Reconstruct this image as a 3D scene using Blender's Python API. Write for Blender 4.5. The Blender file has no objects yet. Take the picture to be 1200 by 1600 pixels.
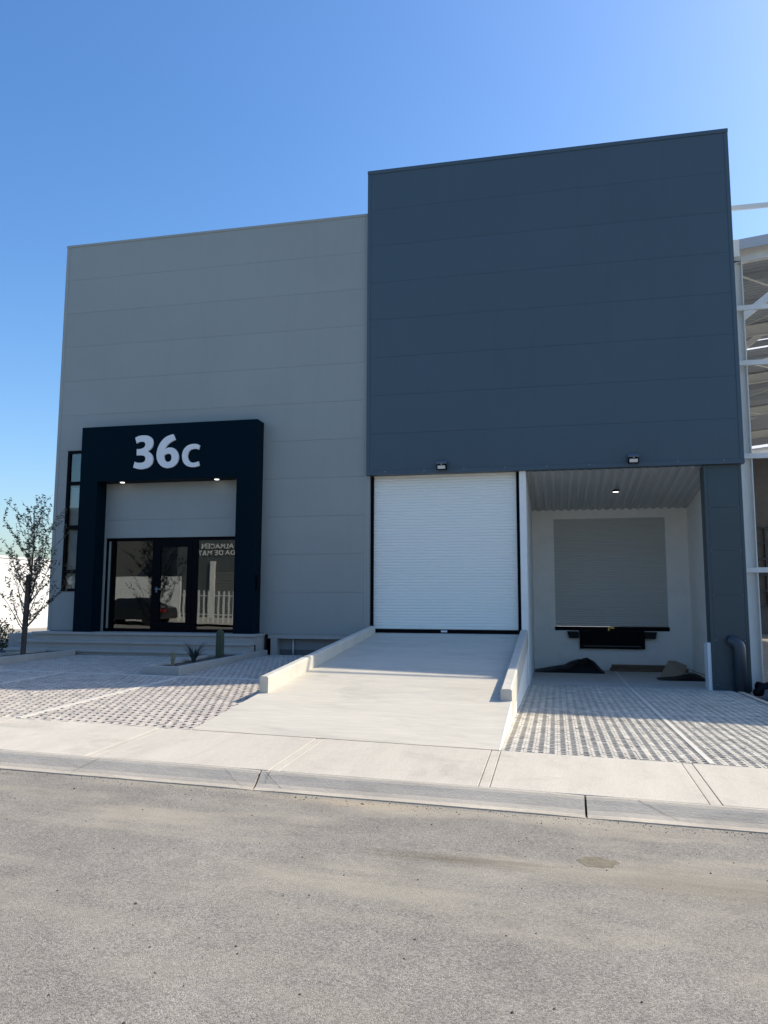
import bpy, bmesh, math, random
from mathutils import Vector, Matrix, noise as mnoise
random.seed(7)
scene = bpy.context.scene
C = scene.collection

# ------------------------------------------------------------------ camera
EYE = 1.73
cam_d = bpy.data.cameras.new('camera')
cam = bpy.data.objects.new('camera', cam_d)
C.objects.link(cam)
cam_d.sensor_fit = 'HORIZONTAL'
cam_d.sensor_width = 36.0
cam_d.lens = 36.0
cam_d.clip_start = 0.05
cam_d.clip_end = 3000
R_, U_, F_ = ((0.976386, 0.216007, 0.003346), (0.021729, -0.113602, 0.993289), (-0.214937, 0.969761, 0.115613))
cam.matrix_world = Matrix(((R_[0], U_[0], -F_[0], 0), (R_[1], U_[1], -F_[1], 0), (R_[2], U_[2], -F_[2], EYE), (0, 0, 0, 1)))
scene.camera = cam

# ------------------------------------------------------------------ light
SUN = Vector((1.0, 0.57, 1.0)).normalized()
world = bpy.data.worlds.new('World')
scene.world = world
world.use_nodes = True
wn = world.node_tree
bg = wn.nodes['Background']
sky = wn.nodes.new('ShaderNodeTexSky')
sky.sky_type = 'NISHITA'
sky.sun_disc = False
sky.sun_elevation = math.asin(SUN.z)
sky.sun_rotation = math.atan2(SUN.x, SUN.y)
sky.altitude = 0
sky.air_density = 1.2
sky.dust_density = 1.6
sky.ozone_density = 5.0
hs = wn.nodes.new('ShaderNodeHueSaturation')          # clear dry-season blue, the whole sky alike
hs.inputs['Hue'].default_value = 0.503
hs.inputs['Saturation'].default_value = 1.2
wn.links.new(sky.outputs[0], hs.inputs['Color'])
wn.links.new(hs.outputs[0], bg.inputs[0])
bg.inputs[1].default_value = 0.143
sun_d = bpy.data.lights.new('sun', 'SUN')
sun_d.energy = 3.6
sun_d.angle = math.radians(0.53)
sun_d.color = (1.0, 0.90, 0.715)
sun = bpy.data.objects.new('sun', sun_d)
C.objects.link(sun)
sun.rotation_euler = SUN.to_track_quat('Z', 'Y').to_euler()
sun.location = (30, 20, 40)
vs = scene.view_settings
vs.view_transform = 'Standard'
vs.look = 'None'
vs.exposure = 0.60
vs.gamma = 1.0
vs.use_curve_mapping = False
scene.cycles.use_denoising = True
scene.cycles.max_bounces = 8
scene.cycles.transparent_max_bounces = 12

# ------------------------------------------------------------------ materials
MATS = {}
def mat(name, col, rough=0.7, var=0.0, vscale=3.0, col2=None, bump=0.0, bscale=60.0, spec=0.5, metal=0.0,
        stretch=(1, 1, 1), fine=0.0, fscale=200.0, stain=0.0, sscale=0.8, sstretch=(1, 1, 1), rand=0.0):
    """Principled material; world-space noise mixes col and col2, adds fine grain and bump."""
    if name in MATS:
        return MATS[name]
    m = bpy.data.materials.new(name)
    m.use_nodes = True
    nt = m.node_tree
    N, L = nt.nodes, nt.links
    b = N['Principled BSDF']
    b.inputs['Roughness'].default_value = rough
    b.inputs['Metallic'].default_value = metal
    b.inputs['Specular IOR Level'].default_value = spec
    c = tuple(col) + (1,)
    b.inputs['Base Color'].default_value = c
    geo = N.new('ShaderNodeNewGeometry')
    mp = N.new('ShaderNodeMapping')
    mp.inputs['Scale'].default_value = stretch
    L.new(geo.outputs['Position'], mp.inputs['Vector'])
    last = None
    if var > 0 or col2:
        n = N.new('ShaderNodeTexNoise')
        n.inputs['Scale'].default_value = vscale
        n.inputs['Detail'].default_value = 7
        n.inputs['Roughness'].default_value = 0.62
        L.new(mp.outputs[0], n.inputs['Vector'])
        r = N.new('ShaderNodeValToRGB')
        r.color_ramp.elements[0].position = 0.33
        r.color_ramp.elements[1].position = 0.68
        c2 = col2 if col2 else tuple(max(0, v * (1 - var)) for v in col)
        c1 = col if col2 else tuple(min(1, v * (1 + var)) for v in col)
        r.color_ramp.elements[0].color = tuple(c2) + (1,)
        r.color_ramp.elements[1].color = tuple(c1) + (1,)
        L.new(n.outputs['Fac'], r.inputs[0])
        last = r.outputs[0]
    if fine > 0:
        n2 = N.new('ShaderNodeTexNoise')
        n2.inputs['Scale'].default_value = fscale
        n2.inputs['Detail'].default_value = 3
        L.new(mp.outputs[0], n2.inputs['Vector'])
        mr = N.new('ShaderNodeMapRange')
        mr.inputs[1].default_value = 0.3
        mr.inputs[2].default_value = 0.7
        mr.inputs[3].default_value = 1 - fine
        mr.inputs[4].default_value = 1 + fine
        L.new(n2.outputs['Fac'], mr.inputs[0])
        mx = N.new('ShaderNodeMix')
        mx.data_type = 'RGBA'
        mx.blend_type = 'MULTIPLY'
        mx.inputs[0].default_value = 1
        if last:
            L.new(last, mx.inputs[6])
        else:
            mx.inputs[6].default_value = c
        L.new(mr.outputs[0], mx.inputs[7])
        last = mx.outputs[2]
    if stain > 0:                                   # blotchy wear with a shape of its own
        mp2 = N.new('ShaderNodeMapping')
        mp2.inputs['Scale'].default_value = sstretch
        L.new(geo.outputs['Position'], mp2.inputs['Vector'])
        n4 = N.new('ShaderNodeTexNoise')
        n4.inputs['Scale'].default_value = sscale
        n4.inputs['Detail'].default_value = 9
        n4.inputs['Roughness'].default_value = 0.7
        n4.inputs['Distortion'].default_value = 0.6
        L.new(mp2.outputs[0], n4.inputs['Vector'])
        m4 = N.new('ShaderNodeMapRange')
        m4.inputs[1].default_value = 0.52
        m4.inputs[2].default_value = 0.74
        m4.inputs[3].default_value = 1.0
        m4.inputs[4].default_value = 1 - stain
        L.new(n4.outputs['Fac'], m4.inputs[0])
        mx4 = N.new('ShaderNodeMix')
        mx4.data_type = 'RGBA'
        mx4.blend_type = 'MULTIPLY'
        mx4.inputs[0].default_value = 1
        if last:
            L.new(last, mx4.inputs[6])
        else:
            mx4.inputs[6].default_value = c
        L.new(m4.outputs[0], mx4.inputs[7])
        last = mx4.outputs[2]
    if rand > 0:                                    # each piece a shade of its own
        oi = N.new('ShaderNodeObjectInfo')
        m5 = N.new('ShaderNodeMapRange')
        m5.inputs[3].default_value = 1 - rand
        m5.inputs[4].default_value = 1 + rand
        L.new(oi.outputs['Random'], m5.inputs[0])
        mx5 = N.new('ShaderNodeMix')
        mx5.data_type = 'RGBA'
        mx5.blend_type = 'MULTIPLY'
        mx5.inputs[0].default_value = 1
        if last:
            L.new(last, mx5.inputs[6])
        else:
            mx5.inputs[6].default_value = c
        L.new(m5.outputs[0], mx5.inputs[7])
        last = mx5.outputs[2]
    if last:
        L.new(last, b.inputs['Base Color'])
    if bump > 0:
        n3 = N.new('ShaderNodeTexNoise')
        n3.inputs['Scale'].default_value = bscale
        n3.inputs['Detail'].default_value = 4
        L.new(mp.outputs[0], n3.inputs['Vector'])
        bp = N.new('ShaderNodeBump')
        bp.inputs['Strength'].default_value = bump
        bp.inputs['Distance'].default_value = 0.01
        L.new(n3.outputs['Fac'], bp.inputs['Height'])
        L.new(bp.outputs[0], b.inputs['Normal'])
    MATS[name] = m
    return m

def emit(name, col, s):
    m = bpy.data.materials.new(name)
    m.use_nodes = True
    b = m.node_tree.nodes['Principled BSDF']
    b.inputs['Base Color'].default_value = tuple(col) + (1,)
    b.inputs['Emission Color'].default_value = tuple(col) + (1,)
    b.inputs['Emission Strength'].default_value = s
    return m

def glass(name, tint, refl):
    m = bpy.data.materials.new(name)
    m.use_nodes = True
    nt = m.node_tree
    N, L = nt.nodes, nt.links
    N.remove(N['Principled BSDF'])
    out = N['Material Output']
    tr = N.new('ShaderNodeBsdfTransparent')
    tr.inputs[0].default_value = tuple(tint) + (1,)
    gl = N.new('ShaderNodeBsdfGlossy')
    gl.inputs['Roughness'].default_value = 0.0
    gl.inputs['Color'].default_value = (0.93, 0.95, 0.9, 1)
    fr = N.new('ShaderNodeFresnel')
    fr.inputs[0].default_value = 1.5
    ad = N.new('ShaderNodeMath')
    ad.operation = 'ADD'
    ad.use_clamp = True
    ad.inputs[1].default_value = refl
    L.new(fr.outputs[0], ad.inputs[0])
    # gently wavy pane
    g = N.new('ShaderNodeNewGeometry')
    nz = N.new('ShaderNodeTexNoise')
    nz.inputs['Scale'].default_value = 2.2
    nz.inputs['Detail'].default_value = 1
    L.new(g.outputs['Position'], nz.inputs['Vector'])
    bp = N.new('ShaderNodeBump')
    bp.inputs['Strength'].default_value = 0.035
    bp.inputs['Distance'].default_value = 0.01
    L.new(nz.outputs['Fac'], bp.inputs['Height'])
    L.new(bp.outputs[0], gl.inputs['Normal'])
    mx = N.new('ShaderNodeMixShader')
    L.new(ad.outputs[0], mx.inputs[0])
    L.new(tr.outputs[0], mx.inputs[1])
    L.new(gl.outputs[0], mx.inputs[2])
    L.new(mx.outputs[0], out.inputs[0])
    return m

M_GREY = mat('grey_panel', (0.30, 0.318, 0.295), 0.46, var=0.035, vscale=0.45, bump=0.06, bscale=1.7, rand=0.018, stain=0.05, sscale=1.6, sstretch=(1.6, 1, 0.16))
M_GREYTRIM = mat('grey_trim', (0.315, 0.33, 0.305), 0.5)
M_NAVY = mat('slate_panel', (0.055, 0.085, 0.106), 0.46, var=0.04, vscale=0.45, bump=0.06, bscale=1.7, rand=0.025, stain=0.07, sscale=1.6, sstretch=(1.6, 1, 0.16))
M_NAVYTRIM = mat('slate_trim', (0.056, 0.088, 0.112), 0.5)
M_NAVYCOL = mat('slate_column', (0.045, 0.068, 0.076), 0.45, var=0.05, vscale=1.5)
M_PORTAL = mat('portal_navy', (0.0008, 0.0095, 0.017), 0.5, spec=0.04)
M_BLACK = mat('black_metal', (0.0015, 0.002, 0.004), 0.5, spec=0.08)
M_WHITEWALL = mat('white_render', (0.88, 0.86, 0.80), 0.85, var=0.03, vscale=1.2, bump=0.15, bscale=90, stain=0.10, sscale=1.3)
M_WHITE = mat('white_paint', (0.78, 0.78, 0.77), 0.5)
M_ROLL = mat('roller_white', (0.88, 0.88, 0.80), 0.5)
M_LETTER = mat('letter_white', (0.78, 0.78, 0.76), 0.5)
M_CONC = mat('concrete_walk', (0.56, 0.51, 0.43), 0.9, var=0.06, vscale=1.3, bump=0.3, bscale=60, fine=0.05, fscale=22, stretch=(3.2, 0.5, 1), stain=0.24, sscale=1.3, rand=0.035)
M_RAMP = mat('concrete_ramp', (0.575, 0.53, 0.445), 0.9, var=0.05, vscale=0.9, bump=0.3, bscale=60, fine=0.10, fscale=14, stretch=(0.22, 3.4, 1), stain=0.22, sscale=1.0, sstretch=(0.6, 1.2, 1))
M_KERB = mat('concrete_kerb', (0.64, 0.56, 0.44), 0.9, col2=(0.47, 0.415, 0.335), vscale=2.4, bump=0.35, bscale=90, fine=0.08, fscale=45, stretch=(0.45, 1.8, 1.8), stain=0.34, sscale=1.7, sstretch=(0.4, 2.2, 2.2))
M_RKERB = mat('concrete_ramp_kerb', (0.56, 0.53, 0.46), 0.9, var=0.08, vscale=2.5, bump=0.2, bscale=120)
M_STEP = mat('concrete_step', (0.42, 0.385, 0.34), 0.9, var=0.07, vscale=1.6, bump=0.2, bscale=120)
M_SLAB = mat('bay_slab', (0.48, 0.45, 0.41), 0.9, var=0.12, vscale=1.2, bump=0.2, bscale=80)
M_PAVER = mat('paver_concrete', (0.53, 0.475, 0.42), 0.92, var=0.12, vscale=2.5, bump=0.3, bscale=150, fine=0.16, fscale=9, stain=0.2, sscale=1.2)
M_PAVER2 = mat('paver_pale', (0.56, 0.52, 0.45), 0.92, var=0.16, vscale=3.0, bump=0.3, bscale=150, fine=0.2, fscale=9, stain=0.25, sscale=1.0)
M_SOIL = mat('paver_soil', (0.095, 0.075, 0.06), 0.95, var=0.3, vscale=8, bump=0.5, bscale=80)
M_LINE = mat('pale_line', (0.62, 0.585, 0.52), 0.85, var=0.06, vscale=6)
M_DIRT = mat('dirt', (0.28, 0.26, 0.235), 0.95, var=0.2, vscale=1.5, bump=0.6, bscale=25)
M_PLINTH = mat('plinth_grey', (0.16, 0.155, 0.15), 0.9, var=0.1, vscale=2)
M_STEEL = mat('white_steel', (0.80, 0.80, 0.76), 0.5, var=0.03, vscale=2, stain=0.12, sscale=2.5, sstretch=(1, 1, 0.3))
M_ROOFIN = mat('roof_sheet_grey', (0.45, 0.49, 0.53), 0.5)
M_CEIL = mat('zinc_sheet', (0.52, 0.525, 0.50), 0.5)
M_BARK = mat('bark', (0.075, 0.06, 0.05), 0.95, var=0.3, vscale=14, bump=0.5, bscale=70)
M_LEAF = mat('leaf_dark', (0.085, 0.09, 0.062), 0.7, var=0.35, vscale=6)
M_LEAFG = mat('leaf_green', (0.075, 0.10, 0.03), 0.7, var=0.4, vscale=5)
M_CACTUS = mat('cactus_green', (0.05, 0.065, 0.035), 0.7, var=0.2, vscale=20)
M_AGAVE = mat('agave_blade', (0.035, 0.05, 0.05), 0.6)
M_STRAW = mat('straw_grass', (0.26, 0.24, 0.12), 0.8)
M_TARP = mat('black_tarp', (0.003, 0.0035, 0.006), 0.5, spec=0.2, bump=0.4, bscale=18)
M_WOOD = mat('old_wood', (0.16, 0.105, 0.065), 0.85, var=0.3, vscale=5, stretch=(0.5, 8, 8))
M_CARD = mat('cardboard', (0.30, 0.22, 0.155), 0.9, var=0.08, vscale=4)
M_BAG = mat('rubble_bag', (0.17, 0.18, 0.19), 0.85, var=0.25, vscale=5, bump=0.4, bscale=30)
M_STONE = mat('rubble_stone', (0.36, 0.33, 0.29), 0.9, var=0.15, vscale=5, bump=0.4, bscale=50)
M_PIPE = mat('slate_pipe', (0.045, 0.058, 0.072), 0.4)
M_RUBBER = mat('rubber_black', (0.008, 0.008, 0.009), 0.8)
M_BRASS = mat('brass_lock', (0.45, 0.36, 0.12), 0.35, metal=0.8)
M_FARWHITE = mat('far_white_wall', (0.82, 0.81, 0.79), 0.8, var=0.02, vscale=0.6)
M_GLASS = glass('entrance_glass', (0.45, 0.49, 0.48), 0.10)
M_GLASSW = glass('side_glass', (0.75, 0.8, 0.82), 0.03)
M_BLIND = mat('pale_blind', (0.80, 0.81, 0.79), 0.8)
M_ROOM = mat('room_wall', (0.30, 0.30, 0.29), 0.9)
M_LAMP = emit('lamp_face', (1.0, 0.97, 0.9), 1.5)
M_LAMPOFF = mat('lamp_panel', (0.75, 0.75, 0.72), 0.3)
M_GREYLAMP = mat('lamp_grey', (0.13, 0.16, 0.19), 0.4)

# road: worn pale asphalt with aggregate, dust drifts by the kerb and a tyre smear
def road_mat():
    m = bpy.data.materials.new('worn_asphalt')
    m.use_nodes = True
    nt = m.node_tree
    N, L = nt.nodes, nt.links
    b = N['Principled BSDF']
    b.inputs['Roughness'].default_value = 0.93
    b.inputs['Specular IOR Level'].default_value = 0.25
    geo = N.new('ShaderNodeNewGeometry')
    def noise_(scale, detail, rough, st=(1, 1, 1)):
        mp = N.new('ShaderNodeMapping')
        mp.inputs['Scale'].default_value = st
        L.new(geo.outputs['Position'], mp.inputs['Vector'])
        n = N.new('ShaderNodeTexNoise')
        n.inputs['Scale'].default_value = scale
        n.inputs['Detail'].default_value = detail
        n.inputs['Roughness'].default_value = rough
        L.new(mp.outputs[0], n.inputs['Vector'])
        return n.outputs['Fac']
    def ramp(v, p0, c0, p1, c1):
        r = N.new('ShaderNodeValToRGB')
        r.color_ramp.elements[0].position = p0
        r.color_ramp.elements[1].position = p1
        r.color_ramp.elements[0].color = tuple(c0) + (1,)
        r.color_ramp.elements[1].color = tuple(c1) + (1,)
        L.new(v, r.inputs[0])
        return r.outputs[0]
    def mix(f, a, c, mode='MIX'):
        x = N.new('ShaderNodeMix')
        x.data_type = 'RGBA'
        x.blend_type = mode
        if isinstance(f, float):
            x.inputs[0].default_value = f
        else:
            L.new(f, x.inputs[0])
        for v, i in ((a, 6), (c, 7)):
            if isinstance(v, tuple):
                x.inputs[i].default_value = v + (1,)
            else:
                L.new(v, x.inputs[i])
        return x.outputs[2]
    base = ramp(noise_(0.7, 6, 0.6), 0.3, (0.222, 0.204, 0.178), 0.7, (0.30, 0.277, 0.243))
    vor = N.new('ShaderNodeTexVoronoi')
    vor.inputs['Scale'].default_value = 150
    L.new(geo.outputs['Position'], vor.inputs['Vector'])
    stones = N.new('ShaderNodeSeparateColor')
    L.new(vor.outputs['Color'], stones.inputs[0])
    grain = ramp(stones.outputs[0], 0.0, (0.62, 0.61, 0.6), 1.0, (1.40, 1.39, 1.37))
    base = mix(1.0, base, grain, 'MULTIPLY')
    g2 = ramp(noise_(55, 5, 0.8), 0.3, (0.80, 0.80, 0.80), 0.7, (1.2, 1.2, 1.2))
    base = mix(1.0, base, ramp(noise_(2.6, 7, 0.7), 0.32, (0.86, 0.86, 0.87), 0.68, (1.1, 1.1, 1.09)), 'MULTIPLY')
    base = mix(1.0, base, g2, 'MULTIPLY')
    # single larger stones, pale and dark
    vor2 = N.new('ShaderNodeTexVoronoi')
    vor2.inputs['Scale'].default_value = 110
    L.new(geo.outputs['Position'], vor2.inputs['Vector'])
    sp2 = N.new('ShaderNodeSeparateColor')
    L.new(vor2.outputs['Color'], sp2.inputs[0])
    def step_(v, a, c, k):
        m_ = N.new('ShaderNodeMapRange')
        m_.inputs[1].default_value = a
        m_.inputs[2].default_value = c
        m_.inputs[3].default_value = 0
        m_.inputs[4].default_value = k
        L.new(v, m_.inputs[0])
        return m_.outputs[0]
    base = mix(step_(sp2.outputs[1], 0.86, 0.90, 0.32), base, (0.44, 0.40, 0.35))
    base = mix(step_(sp2.outputs[2], 0.90, 0.93, 0.35), base, (0.10, 0.095, 0.09))
    # pale dust drifts, stretched along the street, stronger towards the kerb
    sep = N.new('ShaderNodeSeparateXYZ')
    L.new(geo.outputs['Position'], sep.inputs[0])
    near = N.new('ShaderNodeMapRange')
    near.inputs[1].default_value = 2.8
    near.inputs[2].default_value = 6.7
    near.inputs[3].default_value = 0.30
    near.inputs[4].default_value = 1.0
    L.new(sep.outputs[1], near.inputs[0])
    dn = N.new('ShaderNodeMapRange')
    dn.inputs[1].default_value = 0.46
    dn.inputs[2].default_value = 0.68
    L.new(noise_(1.3, 6, 0.65, (0.35, 1.1, 1)), dn.inputs[0])
    ml = N.new('ShaderNodeMath')
    ml.operation = 'MULTIPLY'
    L.new(dn.outputs[0], ml.inputs[0])
    L.new(near.outputs[0], ml.inputs[1])
    base = mix(ml.outputs[0], base, (0.40, 0.36, 0.285))
    # scuffed oily smear left by tyres
    def blob(cx, cy, rx, ry, col, k, base):
        mp = N.new('ShaderNodeMapping')
        mp.vector_type = 'POINT'
        mp.inputs['Location'].default_value = (-cx / rx, -cy / ry, 0)
        mp.inputs['Scale'].default_value = (1 / rx, 1 / ry, 0)
        L.new(geo.outputs['Position'], mp.inputs['Vector'])
        ln = N.new('ShaderNodeVectorMath')
        ln.operation = 'LENGTH'
        L.new(mp.outputs[0], ln.inputs[0])
        nz = noise_(3.0, 6, 0.7, (0.6, 7, 1))
        ad = N.new('ShaderNodeMath')
        ad.operation = 'MULTIPLY_ADD'
        L.new(nz, ad.inputs[0])
        ad.inputs[1].default_value = 1.6
        L.new(ln.outputs['Value'], ad.inputs[2])
        mr = N.new('ShaderNodeMapRange')
        mr.inputs[1].default_value = 0.75
        mr.inputs[2].default_value = 1.75
        mr.inputs[3].default_value = k
        mr.inputs[4].default_value = 0.0
        L.new(ad.outputs[0], mr.inputs[0])
        return mix(mr.outputs[0], base, col)
    base = blob(-0.75, 5.40, 0.75, 0.16, (0.14, 0.12, 0.085), 0.75, base)
    base = blob(0.9, 5.35, 1.5, 0.35, (0.21, 0.185, 0.135), 0.5, base)
    base = blob(-1.6, 6.55, 0.9, 0.16, (0.42, 0.34, 0.24), 0.8, base)
    L.new(base, b.inputs['Base Color'])
    bp = N.new('ShaderNodeBump')
    bp.inputs['Strength'].default_value = 0.55
    bp.inputs['Distance'].default_value = 0.006
    L.new(vor.outputs['Distance'], bp.inputs['Height'])
    bp.invert = True
    L.new(bp.outputs[0], b.inputs['Normal'])
    return m
M_ROAD = road_mat()

# ------------------------------------------------------------------ mesh helpers
class MB:
    def __init__(self):
        self.v, self.f = [], []
    def add(self, vs, fs):
        o = len(self.v)
        self.v += [tuple(p) for p in vs]
        self.f += [tuple(i + o for i in f) for f in fs]
        return self
    def box(self, x0, x1, y0, y1, z0, z1):
        return self.add([(x0, y0, z0), (x1, y0, z0), (x1, y1, z0), (x0, y1, z0), (x0, y0, z1), (x1, y0, z1), (x1, y1, z1), (x0, y1, z1)],
                        [(3, 2, 1, 0), (4, 5, 6, 7), (0, 1, 5, 4), (1, 2, 6, 5), (2, 3, 7, 6), (3, 0, 4, 7)])
    def quadbox(self, bot, top):
        """eight-corner solid: bot and top are 4 points each, counter-clockwise from above"""
        return self.add(list(bot) + list(top), [(3, 2, 1, 0), (4, 5, 6, 7), (0, 1, 5, 4), (1, 2, 6, 5), (2, 3, 7, 6), (3, 0, 4, 7)])
    def bar(self, a, b, w, h=None, up=(0, 0, 1)):
        a, b = Vector(a), Vector(b)
        h = h or w
        d = (b - a).normalized()
        u = Vector(up)
        if abs(d.dot(u)) > 0.98:
            u = Vector((0, 1, 0))
        s = d.cross(u).normalized() * w / 2
        t = s.cross(d).normalized() * h / 2
        return self.quadbox([a - s - t, a + s - t, b + s - t, b - s - t], [a - s + t, a + s + t, b + s + t, b - s + t])
    def tube(self, pts, rad, n=8, cap=True):
        pts = [Vector(p) for p in pts]
        if not isinstance(rad, (list, tuple)):
            rad = [rad] * len(pts)
        rings, ref = [], None
        for i, p in enumerate(pts):
            d = (pts[min(i + 1, len(pts) - 1)] - pts[max(i - 1, 0)]).normalized()
            if ref is None:
                ref = Vector((1, 0, 0)) if abs(d.x) < 0.9 else Vector((0, 1, 0))
            s = d.cross(ref).normalized()
            ref = s.cross(d).normalized()
            rings.append([p + (s * math.cos(2 * math.pi * k / n) + ref * math.sin(2 * math.pi * k / n)) * rad[i] for k in range(n)])
        vs = [q for r in rings for q in r]
        fs = []
        for i in range(len(pts) - 1):
            for k in range(n):
                a, b = i * n + k, i * n + (k + 1) % n
                fs.append((a, a + n, b + n, b))
        if cap:
            fs.append(tuple(range(n)))
            fs.append(tuple(reversed(range((len(pts) - 1) * n, len(pts) * n))))
        return self.add(vs, fs)
    def prism(self, poly, y0, y1):
        """polygon in x,z extruded along y"""
        n = len(poly)
        vs = [(x, y0, z) for x, z in poly] + [(x, y1, z) for x, z in poly]
        fs = [tuple(range(n)), tuple(reversed(range(n, 2 * n)))]
        fs += [(i, i + n, (i + 1) % n + n, (i + 1) % n) for i in range(n)]
        return self.add(vs, fs)
    def grid(self, fn, xs, ys):
        o = [(x, y, fn(x, y)) for y in ys for x in xs]
        nx = len(xs)
        return self.add(o, [(j * nx + i, j * nx + i + 1, (j + 1) * nx + i + 1, (j + 1) * nx + i) for j in range(len(ys) - 1) for i in range(nx - 1)])
    def mesh(self, name, m, smooth=False, fix=True):
        me = bpy.data.meshes.new(name)
        me.from_pydata(self.v, [], self.f)
        if fix:
            bm = bmesh.new()
            bm.from_mesh(me)
            bmesh.ops.recalc_face_normals(bm, faces=bm.faces)
            bm.to_mesh(me)
            bm.free()
        if m:
            me.materials.append(m)
        if smooth:
            me.polygons.foreach_set('use_smooth', [True] * len(me.polygons))
        me.update()
        return me
    def build(self, name, m, parent=None, smooth=False, bevel=0.0, fix=True):
        me = self.mesh(name, m, smooth, fix)
        if bevel:
            bm = bmesh.new()
            bm.from_mesh(me)
            bmesh.ops.bevel(bm, geom=list(bm.edges), offset=bevel, segments=2, affect='EDGES', profile=0.6)
            bm.to_mesh(me)
            bm.free()
        return link(name, me, parent)

def link(name, me, parent=None, loc=None, rot=None):
    o = bpy.data.objects.new(name, me)
    C.objects.link(o)
    if parent:
        o.parent = parent
    if loc:
        o.location = loc
    if rot:
        o.rotation_euler = rot
    return o
def tag(o, label=None, cat=None, group=None, kind=None):
    if label: o['label'] = label
    if cat: o['category'] = cat
    if group: o['group'] = group
    if kind: o['kind'] = kind
    return o
def thing(name, label, cat, group=None):
    o = bpy.data.objects.new(name, None)
    o.empty_display_size = 0.2
    C.objects.link(o)
    return tag(o, label, cat, group)
def lin(a, b, n):
    return [a + (b - a) * i / n for i in range(n + 1)]
def mixf(a, b, t):
    t = min(max(t, 0), 1)
    return a + (b - a) * t

# ------------------------------------------------------------------ site levels (metres; facade at YF)
YF = 17.2
SL = -0.022                                   # street falls to the right
Y_K0, Y_K1, Y_SW = 6.70, 6.93, 8.40           # kerb foot, kerb top, back of the walk
FLOOR = 0.975
def z_road(x): return -0.016 + SL * x
def z_walk(x, y): return mixf(0.118, 0.162, (y - Y_K1) / (Y_SW - Y_K1)) + SL * x
def z_sw(x): return 0.162 + SL * x
def z_left(x, y): return mixf(z_sw(x), 0.49, (y - Y_SW) / 7.5)
def z_ramp(x, y): return mixf(z_sw(x), 1.018, (y - Y_SW) / 8.95)
def z_bay(x, y): return mixf(z_sw(x), -0.066, (y - Y_SW) / 9.1)
XRL, XRR = -4.13, -0.60                       # ramp outer edges

# ------------------------------------------------------------------ ground, road, kerb, walk
def cl(x): return max(-60.0, min(60.0, x))
b = MB().grid(lambda x, y: -0.55 + SL * cl(x), [-900, -300, -120, -60, -30, 0, 30, 60, 120, 300, 900], [-900, -300, -100, -40, 0, 40, 100, 300, 900])
tag(b.build('ground', M_DIRT), kind='structure')
b = MB().grid(lambda x, y: z_road(x), lin(-60, 60, 60), lin(-3.6, Y_K0 + 0.1, 24))
tag(b.build('road', M_ROAD), kind='structure')

walk = MB().grid(lambda x, y: z_walk(x, y) - 0.03, lin(-60, 60, 40), lin(Y_K1 - 0.05, Y_SW, 2)).build('pavement', M_SOIL)
tag(walk, kind='structure')
# cast slabs with a tooled band at each joint
JO = [-40, -34, -28, -22, -16, -12.1, -10.2, -8.3, -6.39, -4.48, -2.57, -0.64, 1.25, 3.16, 5.05, 7, 9, 14, 20, 26, 32, 40]
def slab(x0, x1, y0, y1, zf, th, m, name, parent, bev=0.006):
    n = max(1, int((x1 - x0) / 1.2))
    bm = MB().quadbox([(x0, y0, zf(x0, y0) - th), (x1, y0, zf(x1, y0) - th), (x1, y1, zf(x1, y1) - th), (x0, y1, zf(x0, y1) - th)],
                      [(x0, y0, zf(x0, y0)), (x1, y0, zf(x1, y0)), (x1, y1, zf(x1, y1)), (x0, y1, zf(x0, y1))])
    return bm.build(name, m, parent, bevel=bev)
for i in range(len(JO) - 1):
    x0, x1 = JO[i], JO[i + 1]
    slab(x0 + 0.053, x1 - 0.053, Y_K1 + 0.004, Y_SW - 0.008, z_walk, 0.09, M_CONC, 'slab', walk)
for x in JO[1:-1]:
    slab(x - 0.046, x + 0.046, Y_K1 + 0.004, Y_SW - 0.008, lambda a, c: z_walk(a, c) - 0.002, 0.09, M_CONC, 'joint_band', walk)
# rolled kerb, cast in lengths
kerb = thing('kerb', 'rolled concrete kerb with open joints along the asphalt road', 'kerb')
KJ = [-40, -30, -22, -17, -14.3, -11.4, -8.5, -5.6, -2.69, 0.213, 3.1, 6, 9, 12, 18, 26, 40]
prof = [(Y_K0 - 0.01, -0.20), (Y_K0, 0.010), (Y_K0 + 0.055, 0.022), (Y_K0 + 0.10, 0.046), (Y_K0 + 0.145, 0.082), (Y_K0 + 0.18, 0.112), (Y_K0 + 0.205, 0.128), (Y_K1 - 0.004, 0.134), (Y_K1 - 0.004, -0.2)]
for i in range(len(KJ) - 1):
    x0, x1 = KJ[i] + 0.009, KJ[i + 1] - 0.009
    n = max(2, int((x1 - x0) / 0.25))
    vs, fs = [], []
    k = len(prof)
    for j, x in enumerate(lin(x0, x1, n)):
        wob = 0.006 * mnoise.noise((x * 1.3, 3.1, 0))
        e = 0.006 if j in (0, n) else 0
        vs += [(x, y + wob, z_road(x) + z - (e if z > 0 else 0)) for y, z in prof]
    for j in range(n):
        for q in range(k - 1):
            a = j * k + q
            fs.append((a, a + 1, a + 1 + k, a + k))
    fs += [tuple(range(k)), tuple(reversed(range(n * k, n * k + k)))]
    MB().add(vs, fs).build('kerb_stone', M_KERB, kerb, smooth=False)

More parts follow.
